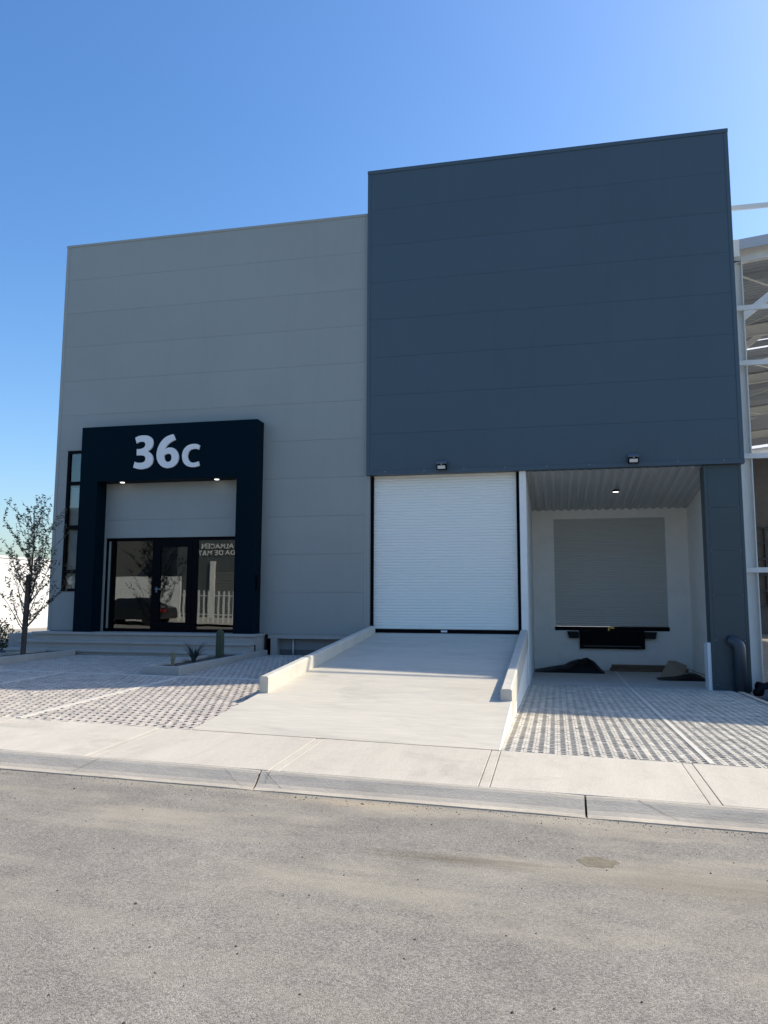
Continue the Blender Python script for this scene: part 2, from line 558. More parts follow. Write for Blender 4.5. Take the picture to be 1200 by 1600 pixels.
# hairline cracks that run across the kerb face
M_CRACK = mat('crack_shadow', (0.17, 0.145, 0.115), 0.95)
def kerb_z(x, y):
    for (ya, za), (yb, zb) in zip(prof[1:-1], prof[2:]):
        if ya <= y <= yb and yb > ya:
            return z_road(x) + za + (zb - za) * (y - ya) / (yb - ya)
    return z_road(x)
def crack(xa, ya, xb, yb, w_):
    b_ = MB()
    pts_ = []
    for i in range(13):
        t_ = i / 12
        x, y = xa + (xb - xa) * t_, ya + (yb - ya) * t_
        x += 0.010 * mnoise.noise((t_ * 5, xa, 1.0))
        y += 0.008 * mnoise.noise((t_ * 5, xa, 7.0))
        pts_.append((x, y, w_ * (0.5 + 0.9 * abs(mnoise.noise((t_ * 6, xa, 3))))))
    for (x, y, k_), (x2, y2, k2) in zip(pts_, pts_[1:]):
        b_.add([(x - k_, y, kerb_z(x, y) + .0025), (x + k_, y, kerb_z(x, y) + .0025), (x2 + k2, y2, kerb_z(x2, y2) + .0025), (x2 - k2, y2, kerb_z(x2, y2) + .0025)], [(0, 1, 2, 3)])
    b_.build('crack', M_CRACK, kerb, fix=False)
crack(-2.66, 6.91, -2.43, 6.76, .004)
crack(-2.60, 6.91, -2.60, 6.80, .003)
crack(0.64, 6.90, 0.93, 6.77, .004)
crack(-3.05, 6.90, -2.78, 6.73, .003)
crack(-4.35, 6.90, -4.55, 6.76, .003)

# ------------------------------------------------------------------ perforated pavers
def paver_mesh(name, w, l, hw, hl, th, m):
    """block with an eight-sided hole"""
    a, c = w / 2, l / 2
    out = [(-a, -c), (0, -c), (a, -c), (a, 0), (a, c), (0, c), (-a, c), (-a, 0)]
    p, q = hw / 2, hl / 2
    inn = [(-p * .6, -q), (0, -q), (p * .6, -q), (p, 0), (p * .6, q), (0, q), (-p * .6, q), (-p, 0)]
    vs = [(x, y, 0) for x, y in out] + [(x, y, 0) for x, y in inn] + [(x, y, -th) for x, y in out] + [(x, y, -th) for x, y in inn]
    fs = []
    for i in range(8):
        j = (i + 1) % 8
        fs += [(i, j, 8 + j, 8 + i), (i, 16 + i, 16 + j, j), (8 + i, 8 + j, 24 + j, 24 + i)]
    return vs, fs
def in_view(x, y, z, pad=0.04):
    p = Vector((x, y, z - EYE))
    d = p.dot(Vector(F_))
    return abs(p.dot(Vector(R_)) / d) < 0.5 + pad
def paving(name, zf, x0, x1, y0, y1, w, l, hw, hl, gap, m, stagger, bed_x, keep):
    bed = MB().grid(lambda x, y: zf(x, y) - 0.034 + 0.022 * mnoise.noise((x * 2.3, y * 2.3, 4.0)), lin(bed_x[0], bed_x[1], 110), lin(Y_SW - 0.005, y1 + 0.3, 60)).build(name, M_SOIL)
    tag(bed, kind='structure')
    vs0, fs0 = paver_mesh('paver', w - gap, l - gap, hw, hl, 0.045, m)
    me = MB().add(vs0, fs0).mesh('paver', m)
    cells = []
    rows = int((y1 - y0) / l)
    for r in range(rows):
        off = (w / 2 if (stagger and r % 2) else 0)
        y = y0 + (r + 0.5) * l
        x = x0 + w / 2 + off
        while x < x1 - w / 2 + 1e-6:
            if keep(x, y, w, l):
                cells.append((x, y))
            x += w
    vis = [c for c in cells if in_view(c[0], c[1], zf(*c))]
    vis.sort(key=lambda c: c[0] ** 2 + c[1] ** 2)
    single = set(vis[:300])
    rest = MB()
    for c in cells:
        x, y = c
        sx = (zf(x + .05, y) - zf(x - .05, y)) / .1
        sy = (zf(x, y + .05) - zf(x, y - .05)) / .1
        rx = math.atan(sy) + random.gauss(0, .014)
        ry = -math.atan(sx) + random.gauss(0, .016)
        rz = random.gauss(0, .025)
        z = zf(x, y) + random.uniform(-.006, .001)
        if c in single:
            link('paver', me, bed, (x, y, z), (rx, ry, rz))
        else:
            mt = Matrix.Translation((x, y, z)) @ Matrix.Rotation(ry, 4, 'Y') @ Matrix.Rotation(rx, 4, 'X') @ Matrix.Rotation(rz, 4, 'Z')
            rest.add([mt @ Vector(v) for v in vs0], fs0)
    o = rest.build('pavers', m, bed)
    tag(o, kind='stuff')
    return bed
PLX0, PLX1, PLY0 = -7.27, -6.55, 12.76       # middle planter
def keep_left(x, y, w, l):
    if PLX0 - .03 < x < PLX1 + .03 and y > PLY0 - .03: return False
    if x < -10.72 and y > 12.72 and x > -11.62: return False
    if y > 15.95 and x < -6.66: return False
    return True
bedL = paving('parking_area', z_left, -16.0, XRL - 0.004, Y_SW + 0.006, 17.2, 0.114, 0.165, 0.078, 0.10, 0.003, M_PAVER, True, (-30, XRL - 0.002), keep_left)
bayX1 = 3.56
bedR = paving('bay_apron', z_bay, XRR + 0.006, bayX1, Y_SW + 0.006, 17.5, 0.117, 0.105, 0.076, 0.068, 0.003, M_PAVER2, False, (XRR + 0.002, bayX1), lambda *a: True)
# pale concrete strips that divide the parking bays
def strip(zf, xa, ya, xb, yb, w, name, parent, m=M_LINE):
    n = max(2, int(math.hypot(xb - xa, yb - ya) / 0.6))
    d = Vector((xb - xa, yb - ya, 0)).normalized()
    s = Vector((-d.y, d.x, 0)) * w / 2
    bm = MB()
    pts = []
    for i in range(n + 1):
        x, y = xa + (xb - xa) * i / n, ya + (yb - ya) * i / n
        j = 0.006 * mnoise.noise((x * 2, y * 2, 0))
        pts.append([(x - s.x * (1 + j * 8), y - s.y * (1 + j * 8)), (x + s.x * (1 - j * 8), y + s.y * (1 - j * 8))])
    for i in range(n):
        a, c = pts[i], pts[i + 1]
        q = [a[1], a[0], c[0], c[1]]
        bm.quadbox([(x, y, zf(x, y) - 0.045) for x, y in q], [(x, y, zf(x, y) + 0.005) for x, y in q])
    return bm.build(name, m, parent, fix=True)
strip(z_left, -6.43, Y_SW + 0.02, -6.43, 12.55, 0.07, 'bay_line', bedL)
strip(z_left, -8.72, Y_SW + 0.02, -8.72, 12.55, 0.07, 'bay_line', bedL)
strip(z_left, -11.0, Y_SW + 0.02, -11.0, 12.55, 0.07, 'bay_line', bedL)
strip(z_left, -13.5, 12.6, XRL - 0.03, 12.6, 0.07, 'cross_line', bedL)
strip(z_bay, 1.50, Y_SW + 0.02, 1.50, 17.48, 0.055, 'bay_line', bedR)
strip(z_bay, XRR + 0.03, 12.62, 1.45, 12.62, 0.045, 'cross_line', bedR)
strip(z_bay, 1.55, 12.62, bayX1 - 0.03, 12.62, 0.045, 'cross_line', bedR)
strip(z_bay, bayX1 + 0.05, Y_SW + 0.02, bayX1 + 0.05, 17.0, 0.10, 'edge_strip', bedR, M_KERB)

# ------------------------------------------------------------------ ramp
ys = lin(Y_SW + 0.004, YF + 0.17, 20)
b = MB()
xs = lin(XRL, XRR - 0.012, 8)
b.grid(z_ramp, xs, ys)
n = len(xs)
for i in range(len(ys) - 1):                                # left flank and end faces down into the soil
    y0, y1 = ys[i], ys[i + 1]
    b.add([(XRL, y0, z_ramp(XRL, y0)), (XRL, y1, z_ramp(XRL, y1)), (XRL, y1, -0.2), (XRL, y0, -0.2)], [(0, 1, 2, 3)])
ramp = b.build('ramp', M_RAMP)
tag(ramp, kind='structure')
# left ramp kerb
K0 = 10.5
rk = MB()
def kerbrun(b, xa, xb, h0, h1, y0, y1):
    prev = None
    for y in lin(y0, y1, 10):
        t = (y - y0) / (y1 - y0)
        zt = mixf(h0, h1, t)
        zb = min(z_ramp(xa, y), z_ramp(xb, y)) - 0.25
        cur = [(xa, y, zb), (xb, y, zb), (xb, y, zt - .018), (xb - .018, y, zt), (xa + .018, y, zt), (xa, y, zt - .018)]
        if prev:
            o = len(b.v)
            b.add(prev + cur, [(i, (i + 1) % 6, (i + 1) % 6 + 6, i + 6) for i in range(6)])
        else:
            b.add(cur, [tuple(range(6))])
        prev = cur
    b.add(prev, [tuple(reversed(range(6)))])
kerbrun(rk, XRL - 0.004, XRL + 0.125, 0.665, 1.175, K0, YF - 0.01)
tag(rk.build('ramp_kerb', M_RKERB), 'low rounded concrete kerb on the left side of the loading ramp', 'kerb')
# right ramp wall: white rendered flank down to the bay, kerb on top
w = thing('ramp_wall', 'white rendered flank wall with kerb between ramp and loading bay', 'wall')
fl = MB()
for i in range(len(ys) - 1):
    y0, y1 = ys[i], min(ys[i + 1], YF - 0.002)
    fl.quadbox([(XRR - .012, y0, -.3), (XRR, y0, -.3), (XRR, y1, -.3), (XRR - .012, y1, -.3)],
               [(XRR - .012, y0, z_ramp(XRR, y0) + .003), (XRR, y0, z_ramp(XRR, y0) + .003), (XRR, y1, z_ramp(XRR, y1) + .003), (XRR - .012, y1, z_ramp(XRR, y1) + .003)])
fl.build('flank', M_WHITEWALL, w)
kw = MB()
kerbrun(kw, XRR - 0.150, XRR + 0.003, 0.555, 1.125, K0 + 0.22, YF - 0.004)
kw.build('coping', M_RKERB, w)

# ------------------------------------------------------------------ main warehouse
GX0, DX0, DX1 = -12.46, -4.222, 3.94
GT, DT, DB = 11.09, 12.13, 4.634
wh = thing('warehouse', 'modern warehouse with pale grey and slate blue panel facade', 'building')
def rects_minus(r, holes):
    out = [r]
    for h in holes:
        nxt = []
        for (x0, x1, z0, z1) in out:
            hx0, hx1, hz0, hz1 = max(x0, h[0]), min(x1, h[1]), max(z0, h[2]), min(z1, h[3])
            if hx0 >= hx1 or hz0 >= hz1:
                nxt.append((x0, x1, z0, z1))
                continue
            if z0 < hz0: nxt.append((x0, x1, z0, hz0))
            if hz1 < z1: nxt.append((x0, x1, hz1, z1))
            if x0 < hx0: nxt.append((x0, hx0, hz0, hz1))
            if hx1 < x1: nxt.append((hx1, x1, hz0, hz1))
        out = nxt
    return out
HOLES = [(-10.97, -7.29, 0.9, 3.275), (-12.12, -11.40, 1.954, 5.535)]
# grey panels, laid in courses
seams = [0.985] + [4.633 + 0.9135 * k for k in range(-3, 7)] + [GT - 0.02]
seams[1:4] = [1.935, 2.823, 3.72]
for i in range(len(seams) - 1):
    z0, z1 = seams[i] + 0.0017, seams[i + 1] - 0.0017
    for (x0, x1, a, c) in rects_minus((GX0 + 0.09, DX0 - 0.065, z0, z1), HOLES):
        MB().box(x0, x1, YF, YF + 0.06, a, c).build('wall_panel', M_GREY, wh, bevel=0.0014)
b = MB()
for (x0, x1, a, c) in rects_minus((GX0 + 0.02, DX0 + 0.02, FLOOR, GT - 0.03), HOLES):
    b.box(x0, x1, YF + 0.064, YF + 0.2, a, c)
b.build('backing_wall', M_GREY, wh)
# slate panels
ds = [DB + 0.10] + [5.603 + 0.9192 * k for k in range(7)] + [DT - 0.09]
YD = YF - 0.08
for i in range(len(ds) - 1):
    MB().box(DX0 + 0.085, DX1 - 0.085, YD, YD + 0.06, ds[i] + 0.0016, ds[i + 1] - 0.0016).build('wall_panel', M_NAVY, wh, bevel=0.0014)
MB().box(DX0 + 0.04, DX1 - 0.04, YD + 0.065, YD + 0.2, DB + 0.03, DT - 0.03).build('backing_wall', M_NAVY, wh)
def trim(name, m, x0, x1, y0, y1, z0, z1):
    return MB().box(x0, x1, y0, y1, z0, z1).build(name, m, wh, bevel=0.004)
trim('corner_trim', M_GREYTRIM, GX0, GX0 + 0.088, YF - 0.008, YF + 0.3, 0.98, GT - 0.062)
trim('parapet_cap', M_GREYTRIM, GX0 - 0.01, DX0 - 0.002, YF - 0.016, YF + 0.3, GT - 0.06, GT)
trim('corner_trim', M_GREYTRIM, DX0 - 0.063, DX0 - 0.002, YF - 0.004, YF + 0.14, 1.0, GT - 0.062)
trim('base_trim', M_GREYTRIM, -6.70, DX0 - 0.07, YF - 0.012, YF + 0.08, 0.955, 0.985)
trim('corner_trim', M_NAVYTRIM, DX0, DX0 + 0.083, YD - 0.008, YD + 0.25, DB + 0.101, DT - 0.092)
trim('corner_trim', M_NAVYTRIM, DX1 - 0.083, DX1, YD - 0.008, YD + 0.3, DB + 0.101, DT - 0.092)
trim('parapet_cap', M_NAVYTRIM, DX0 - 0.004, DX1 + 0.006, YD - 0.016, YD + 0.3, DT - 0.09, DT)
trim('drip_trim', M_NAVYTRIM, DX0, DX1 + 0.004, YD - 0.014, YD + 0.19, DB, DB + 0.099)
# shell behind
b = MB()
b.box(GX0 + 0.01, GX0 + 0.2, YF + 0.31, 56, 0.2, GT - 0.08)
b.build('side_wall', M_GREYTRIM, wh)
MB().box(DX1 - 0.22, DX1 - 0.01, YF + 0.36, 56, -0.2, DT - 0.1).build('side_wall', M_GREYTRIM, wh)
MB().box(GX0 + 0.2, DX1 - 0.22, 55.8, 56, 0.2, DT - 0.1).build('rear_wall', M_GREYTRIM, wh)
MB().box(GX0 + 0.2, DX0 + 0.16, YF + 0.31, 55.8, GT - 0.4, GT - 0.2).build('roof', M_GREYTRIM, wh)
MB().box(DX0 + 0.17, DX1 - 0.22, YF + 0.31, 55.8, DT - 0.4, DT - 0.2).build('roof', M_GREYTRIM, wh)
MB().box(DX0 + 0.02, DX0 + 0.16, YF + 0.31, 55.8, GT - 0.18, DT - 0.1).build('side_wall', M_GREYTRIM, wh)
# floor slab edge and recessed plinth
MB().box(-6.60, DX0 - 0.03, YF - 0.005, YF + 1.0, 0.86, 0.953).build('slab_edge', M_STEP, wh, bevel=0.006)
MB().box(-6.60, DX0 - 0.03, YF + 0.22, YF + 0.4, 0.3, 0.859).build('plinth', M_PLINTH, wh)
MB().box(-6.52, -6.36, YF + 0.0, YF + 0.215, 0.4, 0.858).build('plinth_pier', M_STEP, wh)
MB().box(-6.604, -6.588, YF - 0.05, YF + 0.22, 0.4, 0.955).build('dark_gap_strip', M_BLACK, wh)  # black strip paints in the dark of the gap beside the steps
MB().tube([(-6.02, YF + 0.17, 0.45), (-6.02, YF + 0.17, 0.86)], 0.022, 10).build('drain_pipe', M_WHITE, wh, smooth=True)
MB().box(GX0 + 0.2, DX0 - 0.2, YF + 0.21, 30, 0.6, 0.97).build('floor_slab', M_ROOM, wh)

# entrance portal
PX0, PX1, IX0, IX1 = -11.45, -6.80, -10.972, -7.29
PT, IT, PY = 6.02, 4.642, YF - 0.43
portal = MB().box(PX0, PX1, PY, YF - 0.003, IT, PT).box(PX0, IX0, PY, YF - 0.003, FLOOR, IT - 0.0005).box(IX1, PX1, PY, YF - 0.003, FLOOR, IT - 0.0005).build('portal', M_PORTAL, wh)
G3 = [(-9.959, 5.693), (-9.882, 5.726), (-9.797, 5.742), (-9.702, 5.74), (-9.607, 5.726), (-9.545, 5.691), (-9.496, 5.638), (-9.476, 5.565), (-9.481, 5.486), (-9.512, 5.416), (-9.566, 5.371), (-9.612, 5.342), (-9.555, 5.311), (-9.501, 5.261), (-9.469, 5.201), (-9.458, 5.137), (-9.472, 5.059), (-9.516, 4.989), (-9.582, 4.94), (-9.675, 4.916), (-9.769, 4.907), (-9.864, 4.918), (-9.982, 4.954), (-9.948, 5.096), (-9.879, 5.073), (-9.801, 5.064), (-9.733, 5.072), (-9.683, 5.098), (-9.663, 5.145), (-9.665, 5.184), (-9.688, 5.221), (-9.732, 5.242), (-9.793, 5.251), (-9.903, 5.253), (-9.905, 5.408), (-9.834, 5.407), (-9.757, 5.422), (-9.698, 5.455), (-9.679, 5.502), (-9.689, 5.55), (-9.729, 5.58), (-9.79, 5.59), (-9.859, 5.577), (-9.913, 5.548)]
G6 = [(-8.944, 5.738), (-8.882, 5.599), (-8.969, 5.562), (-9.056, 5.506), (-9.117, 5.443), (-9.162, 5.362), (-9.103, 5.401), (-9.014, 5.413), (-8.925, 5.394), (-8.853, 5.338), (-8.806, 5.266), (-8.784, 5.183), (-8.794, 5.089), (-8.835, 5.008), (-8.908, 4.946), (-8.995, 4.918), (-9.084, 4.911), (-9.186, 4.938), (-9.271, 5.0), (-9.332, 5.085), (-9.365, 5.181), (-9.371, 5.264), (-9.351, 5.382), (-9.31, 5.487), (-9.25, 5.579), (-9.164, 5.659), (-9.064, 5.708)]
H6 = [(-9.169, 5.215), (-9.129, 5.249), (-9.066, 5.264), (-9.008, 5.25), (-8.978, 5.214), (-8.969, 5.16), (-8.98, 5.102), (-9.02, 5.068), (-9.071, 5.061), (-9.122, 5.083), (-9.153, 5.132)]
GC = [(-8.242, 5.437), (-8.263, 5.333), (-8.339, 5.353), (-8.42, 5.351), (-8.494, 5.318), (-8.536, 5.255), (-8.549, 5.185), (-8.53, 5.103), (-8.478, 5.042), (-8.409, 5.019), (-8.334, 5.023), (-8.26, 5.044), (-8.235, 4.946), (-8.305, 4.919), (-8.405, 4.911), (-8.505, 4.926), (-8.594, 4.97), (-8.66, 5.049), (-8.692, 5.156), (-8.69, 5.25), (-8.658, 5.342), (-8.586, 5.422), (-8.487, 5.465), (-8.387, 5.475), (-8.299, 5.463)]
def glyph(name, loops, y, depth, parent, m):
    """letter outlines in x,z as a bevel-free curve turned to mesh"""
    cu = bpy.data.curves.new(name, 'CURVE')
    cu.dimensions = '2D'
    cu.fill_mode = 'BOTH'
    cu.extrude = depth / 2
    for L_ in loops:
        s = cu.splines.new('BEZIER')
        s.bezier_points.add(len(L_) - 1)
        s.use_cyclic_u = True
        for p, (x, z) in zip(s.bezier_points, L_):
            p.co = (x, z, 0)
        n = len(L_)
        for i, p in enumerate(s.bezier_points):
            a, c, d = Vector(L_[i - 1]), Vector(L_[i]), Vector(L_[(i + 1) % n])
            ang = (c - a).angle(d - c, 0)
            t = 'VECTOR' if ang > 0.95 else 'AUTO'
            p.handle_left_type = p.handle_right_type = t
    tmp = bpy.data.objects.new(name, cu)
    C.objects.link(tmp)
    dg = bpy.context.evaluated_depsgraph_get()
    me = bpy.data.meshes.new_from_object(tmp.evaluated_get(dg))
    bpy.data.objects.remove(tmp)
    me.transform(Matrix.Translation((0, y, 0)) @ Matrix.Rotation(math.pi / 2, 4, 'X'))
    me.materials.clear()
    me.materials.append(m)
    return link(name, me, parent)
glyph('digit_three', [G3], PY - 0.022, 0.04, portal, M_LETTER)
glyph('digit_six', [G6, H6], PY - 0.022, 0.04, portal, M_LETTER)
glyph('letter_c', [GC], PY - 0.022, 0.04, portal, M_LETTER)
for x in (-10.42, -7.90):
    MB().tube([(x, YF - 0.2, IT - 0.012), (x, YF - 0.2, IT + 0.01)], 0.055, 20).build('downlight', M_LAMP, portal, smooth=False)

# entrance glazing: frame, two fixed lights and a door
YG = YF + 0.05
gl = MB()
def frame_rect(b, x0, x1, z0, z1, t, y0, y1, tb=None, tt=None):
    tb = tb or t
    tt = tt or t
    b.box(x0, x0 + t, y0, y1, z0, z1).box(x1 - t, x1, y0, y1, z0, z1)
    b.box(x0 + t, x1 - t, y0 - .001, y1 - .001, z0, z0 + tb).box(x0 + t, x1 - t, y0 - .001, y1 - .001, z1 - tt, z1)
EX0, EX1, EZ0, EZ1 = -10.965, -7.292, 0.978, 3.272
frame_rect(gl, EX0 + 0.03, EX1, EZ0, EZ1, 0.075, YG, YG + 0.08)
gl.box(-9.66, -9.58, YG - .002, YG + 0.08, EZ0 + .076, EZ1 - .076).box(-8.60, -8.46, YG - .002, YG + 0.08, EZ0 + .076, EZ1 - .076)
ent = gl.build('entrance_frame', M_BLACK, wh)
MB().box(EX0 + 0.1, -9.655, YG + 0.03, YG + 0.038, EZ0 + 0.07, EZ1 - 0.07).build('pane', M_GLASS, ent)
MB().box(-8.465, EX1 - 0.07, YG + 0.03, YG + 0.038, EZ0 + 0.07, EZ1 - 0.07).build('pane', M_GLASS, ent)
MB().box(EX0 + 0.105, EX0 + 0.135, YG - 0.004, YG + 0.06, EZ0 + 0.077, EZ1 - 0.077).build('glazing_bead', M_GREYTRIM, ent)
MB().box(EX0, EX0 + 0.028, YF - 0.002, YG + 0.08, EZ0, EZ1).build('jamb_trim', M_GREYTRIM, ent)
dr = MB()
frame_rect(dr, -9.576, -8.604, EZ0 + 0.08, EZ1 - 0.08, 0.125, YG - 0.012, YG + 0.07, tb=0.15, tt=0.15)
door = dr.build('glass_door', M_BLACK, wh)
MB().box(-9.455, -8.725, YG + 0.03, YG + 0.038, EZ0 + 0.225, EZ1 - 0.225).build('pane', M_GLASS, door)
hd = MB().box(-9.535, -9.495, YG - 0.03, YG - 0.012, 1.93, 2.06).bar((-9.515, YG - 0.03, 2.01), (-9.515, YG - 0.075, 2.01), 0.02).bar((-9.525, YG - 0.075, 2.01), (-9.37, YG - 0.075, 2.01), 0.022)
hd.build('handle', M_GREYLAMP, door)
# lobby behind the glass
lob = MB()
lob.box(-11.2, -7.0, 22.0, 22.1, 0.972, 3.9).box(-11.3, -11.2, YF + 0.22, 22.0, 0.972, 3.9).box(-7.0, -6.9, YF + 0.22, 22.0, 0.972, 3.9).box(-11.2, -7.0, YF + 0.22, 22.0, 3.9, 4.0)
lob.build('lobby_wall', M_ROOM, wh)
# slim side window
sw = MB()
frame_rect(sw, -12.12, -11.40, 1.954, 5.535, 0.07, YF - 0.012, YF + 0.08)
for z in (2.45, 3.57, 4.69):
    sw.box(-12.051, -11.47, YF - 0.013, YF + 0.08, z - 0.045, z + 0.045)
sidew = sw.build('window_frame', M_BLACK, wh)
for z0, z1 in ((2.02, 2.41), (2.49, 3.53), (3.61, 4.65), (4.73, 5.47)):
    MB().box(-12.055, -11.46, YF + 0.03, YF + 0.037, z0, z1).build('pane', M_GLASSW, sidew)
for z0, z1 in ((2.02, 2.41), (2.49, 3.50), (3.61, 4.60)):
    MB().box(-12.05, -11.46, YF + 0.12, YF + 0.13, z0, z1).build('blind', M_BLIND, sidew)
MB().box(-12.05, -11.46, YF + 0.3, YF + 0.32, 4.70, 5.5).build('blind', M_ROOM, sidew)

# roller doors
def slat_mesh(w, h, m):
    k = [(0.0, 0.005), (-0.006, 0.10), (-0.0095, 0.36), (-0.0095, 0.64), (-0.006, 0.88), (0.0, 0.97), (0.003, 0.995)]
    vs = [(0, y, z * h) for y, z in k] + [(w, y, z * h) for y, z in k]
    n = len(k)
    vs += [(0, 0.02, 0), (0, 0.02, h), (w, 0.02, 0), (w, 0.02, h)]
    fs = [(i, i + n, i + n + 1, i + 1) for i in range(n - 1)] + [(2 * n, 2 * n + 1, 2 * n + 3, 2 * n + 2), tuple(range(n)) + (2 * n + 1, 2 * n), tuple(range(n, 2 * n)) + (2 * n + 3, 2 * n + 2)]
    return MB().add(vs, fs).mesh('slat', m)
def roller(x0, x1, y, z0, z1, n, name, label, m=M_ROLL):
    rd = bpy.data.objects.new(name, None)
    C.objects.link(rd)
    rd.parent = wh
    rd['label'] = label
    h = (z1 - z0) / n
    me = slat_mesh(x1 - x0, h, m)
    for i in range(n):
        link('slat', me, rd, (x0, y, z0 + i * h))
    return rd
YR = YF + 0.17
rd = roller(-4.085, -0.80, YR, 1.105, 4.66, 54, 'roller_door', 'white roller door at the head of the ramp')
MB().box(-4.05, -0.83, YR - 0.022, YR + 0.02, 1.022, 1.103).build('bottom_bar', M_BLACK, rd, bevel=0.006)
MB().box(-2.52, -2.38, YR - 0.035, YR - 0.024, 1.045, 1.085).build('lock_plate', M_WHITE, rd)
MB().box(-4.155, -4.087, YR - 0.05, YR + 0.04, 1.02, 4.72).build('guide_rail', M_BLACK, rd)
MB().box(-0.798, -0.735, YR - 0.05, YR + 0.04, 1.02, 4.72).build('guide_rail', M_BLACK, rd)
MB().box(-4.222, -4.157, YF + 0.0, YR + 0.05, 0.99, 4.63).build('jamb', M_GREYTRIM, wh)
MB().box(DX0 + 0.03, -0.60, YR + 0.06, YR + 0.2, 0.4, 4.95).build('backing_wall', M_PLINTH, wh)
MB().box(DX0 + 0.03, -0.735, YD + 0.2, YR + 0.06, 4.66, 4.72).build('soffit', M_NAVYTRIM, wh)

# loading bay
YB = 21.5
bayf = MB().box(XRR + 0.01, 3.48, 17.505, YB, -0.3, -0.062).build('bay_floor', M_SLAB)
tag(bayf, kind='structure')
MB().box(1.462, 1.532, 17.51, YB - 0.02, -0.0615, -0.058).build('floor_line', M_LINE, bayf)
MB().box(-0.725, -0.578, YF + 0.0, YB, -0.3, 4.632).build('partition_wall', M_WHITEWALL, wh, bevel=0.008)
rear = MB()
DOX0, DOX1, DOZ0, DOZ1 = 0.005, 2.90, 0.985, 3.99
for (x0, x1, a, c) in rects_minus((-0.577, 3.46, -0.3, 4.6), [(DOX0, DOX1, DOZ0, DOZ1)]):
    rear.box(x0, x1, YB, YB + 0.2, a, c)
rear.build('bay_rear_wall', M_WHITEWALL, wh)
MB().box(3.46, 3.60, 17.62, YB + 0.2, -0.3, 4.6).build('bay_side_wall', M_WHITEWALL, wh)
dk = roller(DOX0, DOX1, YB + 0.045, DOZ0 + 0.10, DOZ1 + 0.02, 47, 'dock_door', 'shaded grey roller door of the loading dock', mat('roller_grey', (0.53, 0.535, 0.49), 0.45))
MB().box(DOX0 - 0.02, DOX1 + 0.02, YB - 0.02, YB + 0.06, DOZ0 - 0.01, DOZ0 + 0.09).build('bottom_bar', M_BLACK, dk)
MB().box(1.36, 1.40, YB - 0.04, YB - 0.022, 0.95, 1.08).box(1.42, 1.52, YB - 0.04, YB - 0.022, 1.03, 1.07).build('padlock', M_BRASS, dk)
lv = MB().box(0.62, 2.28, YB - 0.10, YB - 0.002, 0.50, 0.972)
lev = lv.build('dock_leveler', M_BLACK, wh, bevel=0.01)
MB().box(0.72, 2.18, YB - 0.13, YB - 0.101, 0.56, 0.585).build('lip_bar', M_PIPE, lev)
for x in (0.30, 2.285):
    bm = MB()
    for k in range(5):
        bm.box(x + 0.012 * k * (1 if x < 1 else 0), x + 0.30 - 0.01 * k * (0 if x < 1 else 1), YB - 0.16, YB - 0.002, 0.955 - 0.036 * (k + 1), 0.955 - 0.036 * k - 0.004)
    bm.build('dock_bumper', M_RUBBER, lev)
# corrugated sheet ceiling, falling to the rear
b = MB()
pts = []
x = -0.577
while x < 3.62:
    for dx, dz in ((0, 0), (0.035, 0.0), (0.06, 0.035), (0.14, 0.035), (0.165, 0.0)):
        pts.append((min(x + dx, 3.62), dz))
    x += 0.2
vs = [(px, YD + 0.2, 4.63 + pz) for px, pz in pts] + [(px, YB, 4.215 + pz) for px, pz in pts]
n = len(pts)
b.add(vs, [(i, i + 1, i + 1 + n, i + n) for i in range(n - 1)])
ceil = b.build('ceiling_sheet', M_CEIL, wh, fix=False)
MB().tube([(1.5, 19.3, 4.398), (1.5, 19.3, 4.44)], 0.085, 24).build('lamp_rim', M_BLACK, ceil)
MB().tube([(1.5, 19.3, 4.392), (1.5, 19.3, 4.40)], 0.072, 24).build('downlight', M_LAMP, ceil)
MB().box(-0.577, 3.6, YF + 0.3, YB, 4.75, 4.85).build('ceiling_void', M_PLINTH, wh)
# clad column
CX0, CX1 = 3.14, 3.885
colp = MB().box(CX0 + 0.03, CX1 - 0.02, YF + 0.012, YF + 0.42, -0.1, DB - 0.003).build('column', M_NAVYCOL, wh)
cz = [-0.06, 0.05, 0.955, 1.885, 2.815, 3.72, 4.56]
for i in range(len(cz) - 1):
    MB().box(CX0 + 0.07, CX1 - 0.06, YF, YF + 0.011, cz[i] + 0.004, cz[i + 1] - 0.004).build('cladding_panel', M_NAVYCOL, colp, bevel=0.002)
MB().box(CX0, CX0 + 0.067, YF - 0.004, YF + 0.42, -0.07, DB - 0.002).build('corner_trim', M_NAVYCOL, colp)
MB().box(CX1 - 0.057, CX1, YF - 0.004, YF + 0.42, -0.07, DB - 0.002).build('corner_trim', M_NAVYCOL, colp)
for z in cz[1:-1]:
    for x in (CX0 + 0.09, CX1 - 0.09):
        MB().tube([(x, YF - 0.004, z), (x, YF + 0.004, z)], 0.009, 8).build('rivet', M_GREYTRIM, colp)
for x in lin(DX0 + 0.45, DX1 - 0.4, 8):
    MB().tube([(x, YD - 0.02, DB + 0.075), (x, YD - 0.01, DB + 0.075)], 0.011, 8).build('rivet', M_GREYTRIM, wh)
MB().box(CX0 - 0.075, CX0 - 0.004, YF + 0.02, YF + 0.4, -0.07, 0.90).build('wall_stub', M_WHITE, wh, bevel=0.006)

# guard pipe with an elbow into the column
pt = [(3.655, YF - 0.13, -0.10), (3.655, YF - 0.13, 0.80)] + [(3.655 - 0.16 * (1 - math.cos(a)), YF - 0.13 + 0.13 * (1 - math.cos(a)) * 0.9, 0.80 + 0.15 * math.sin(a)) for a in lin(0.25, math.pi / 2, 6)]
tag(MB().tube(pt, 0.115, 20).build('guard_pipe', M_PIPE, smooth=True), 'thick slate blue pipe bent into the foot of the blue column', 'pipe')

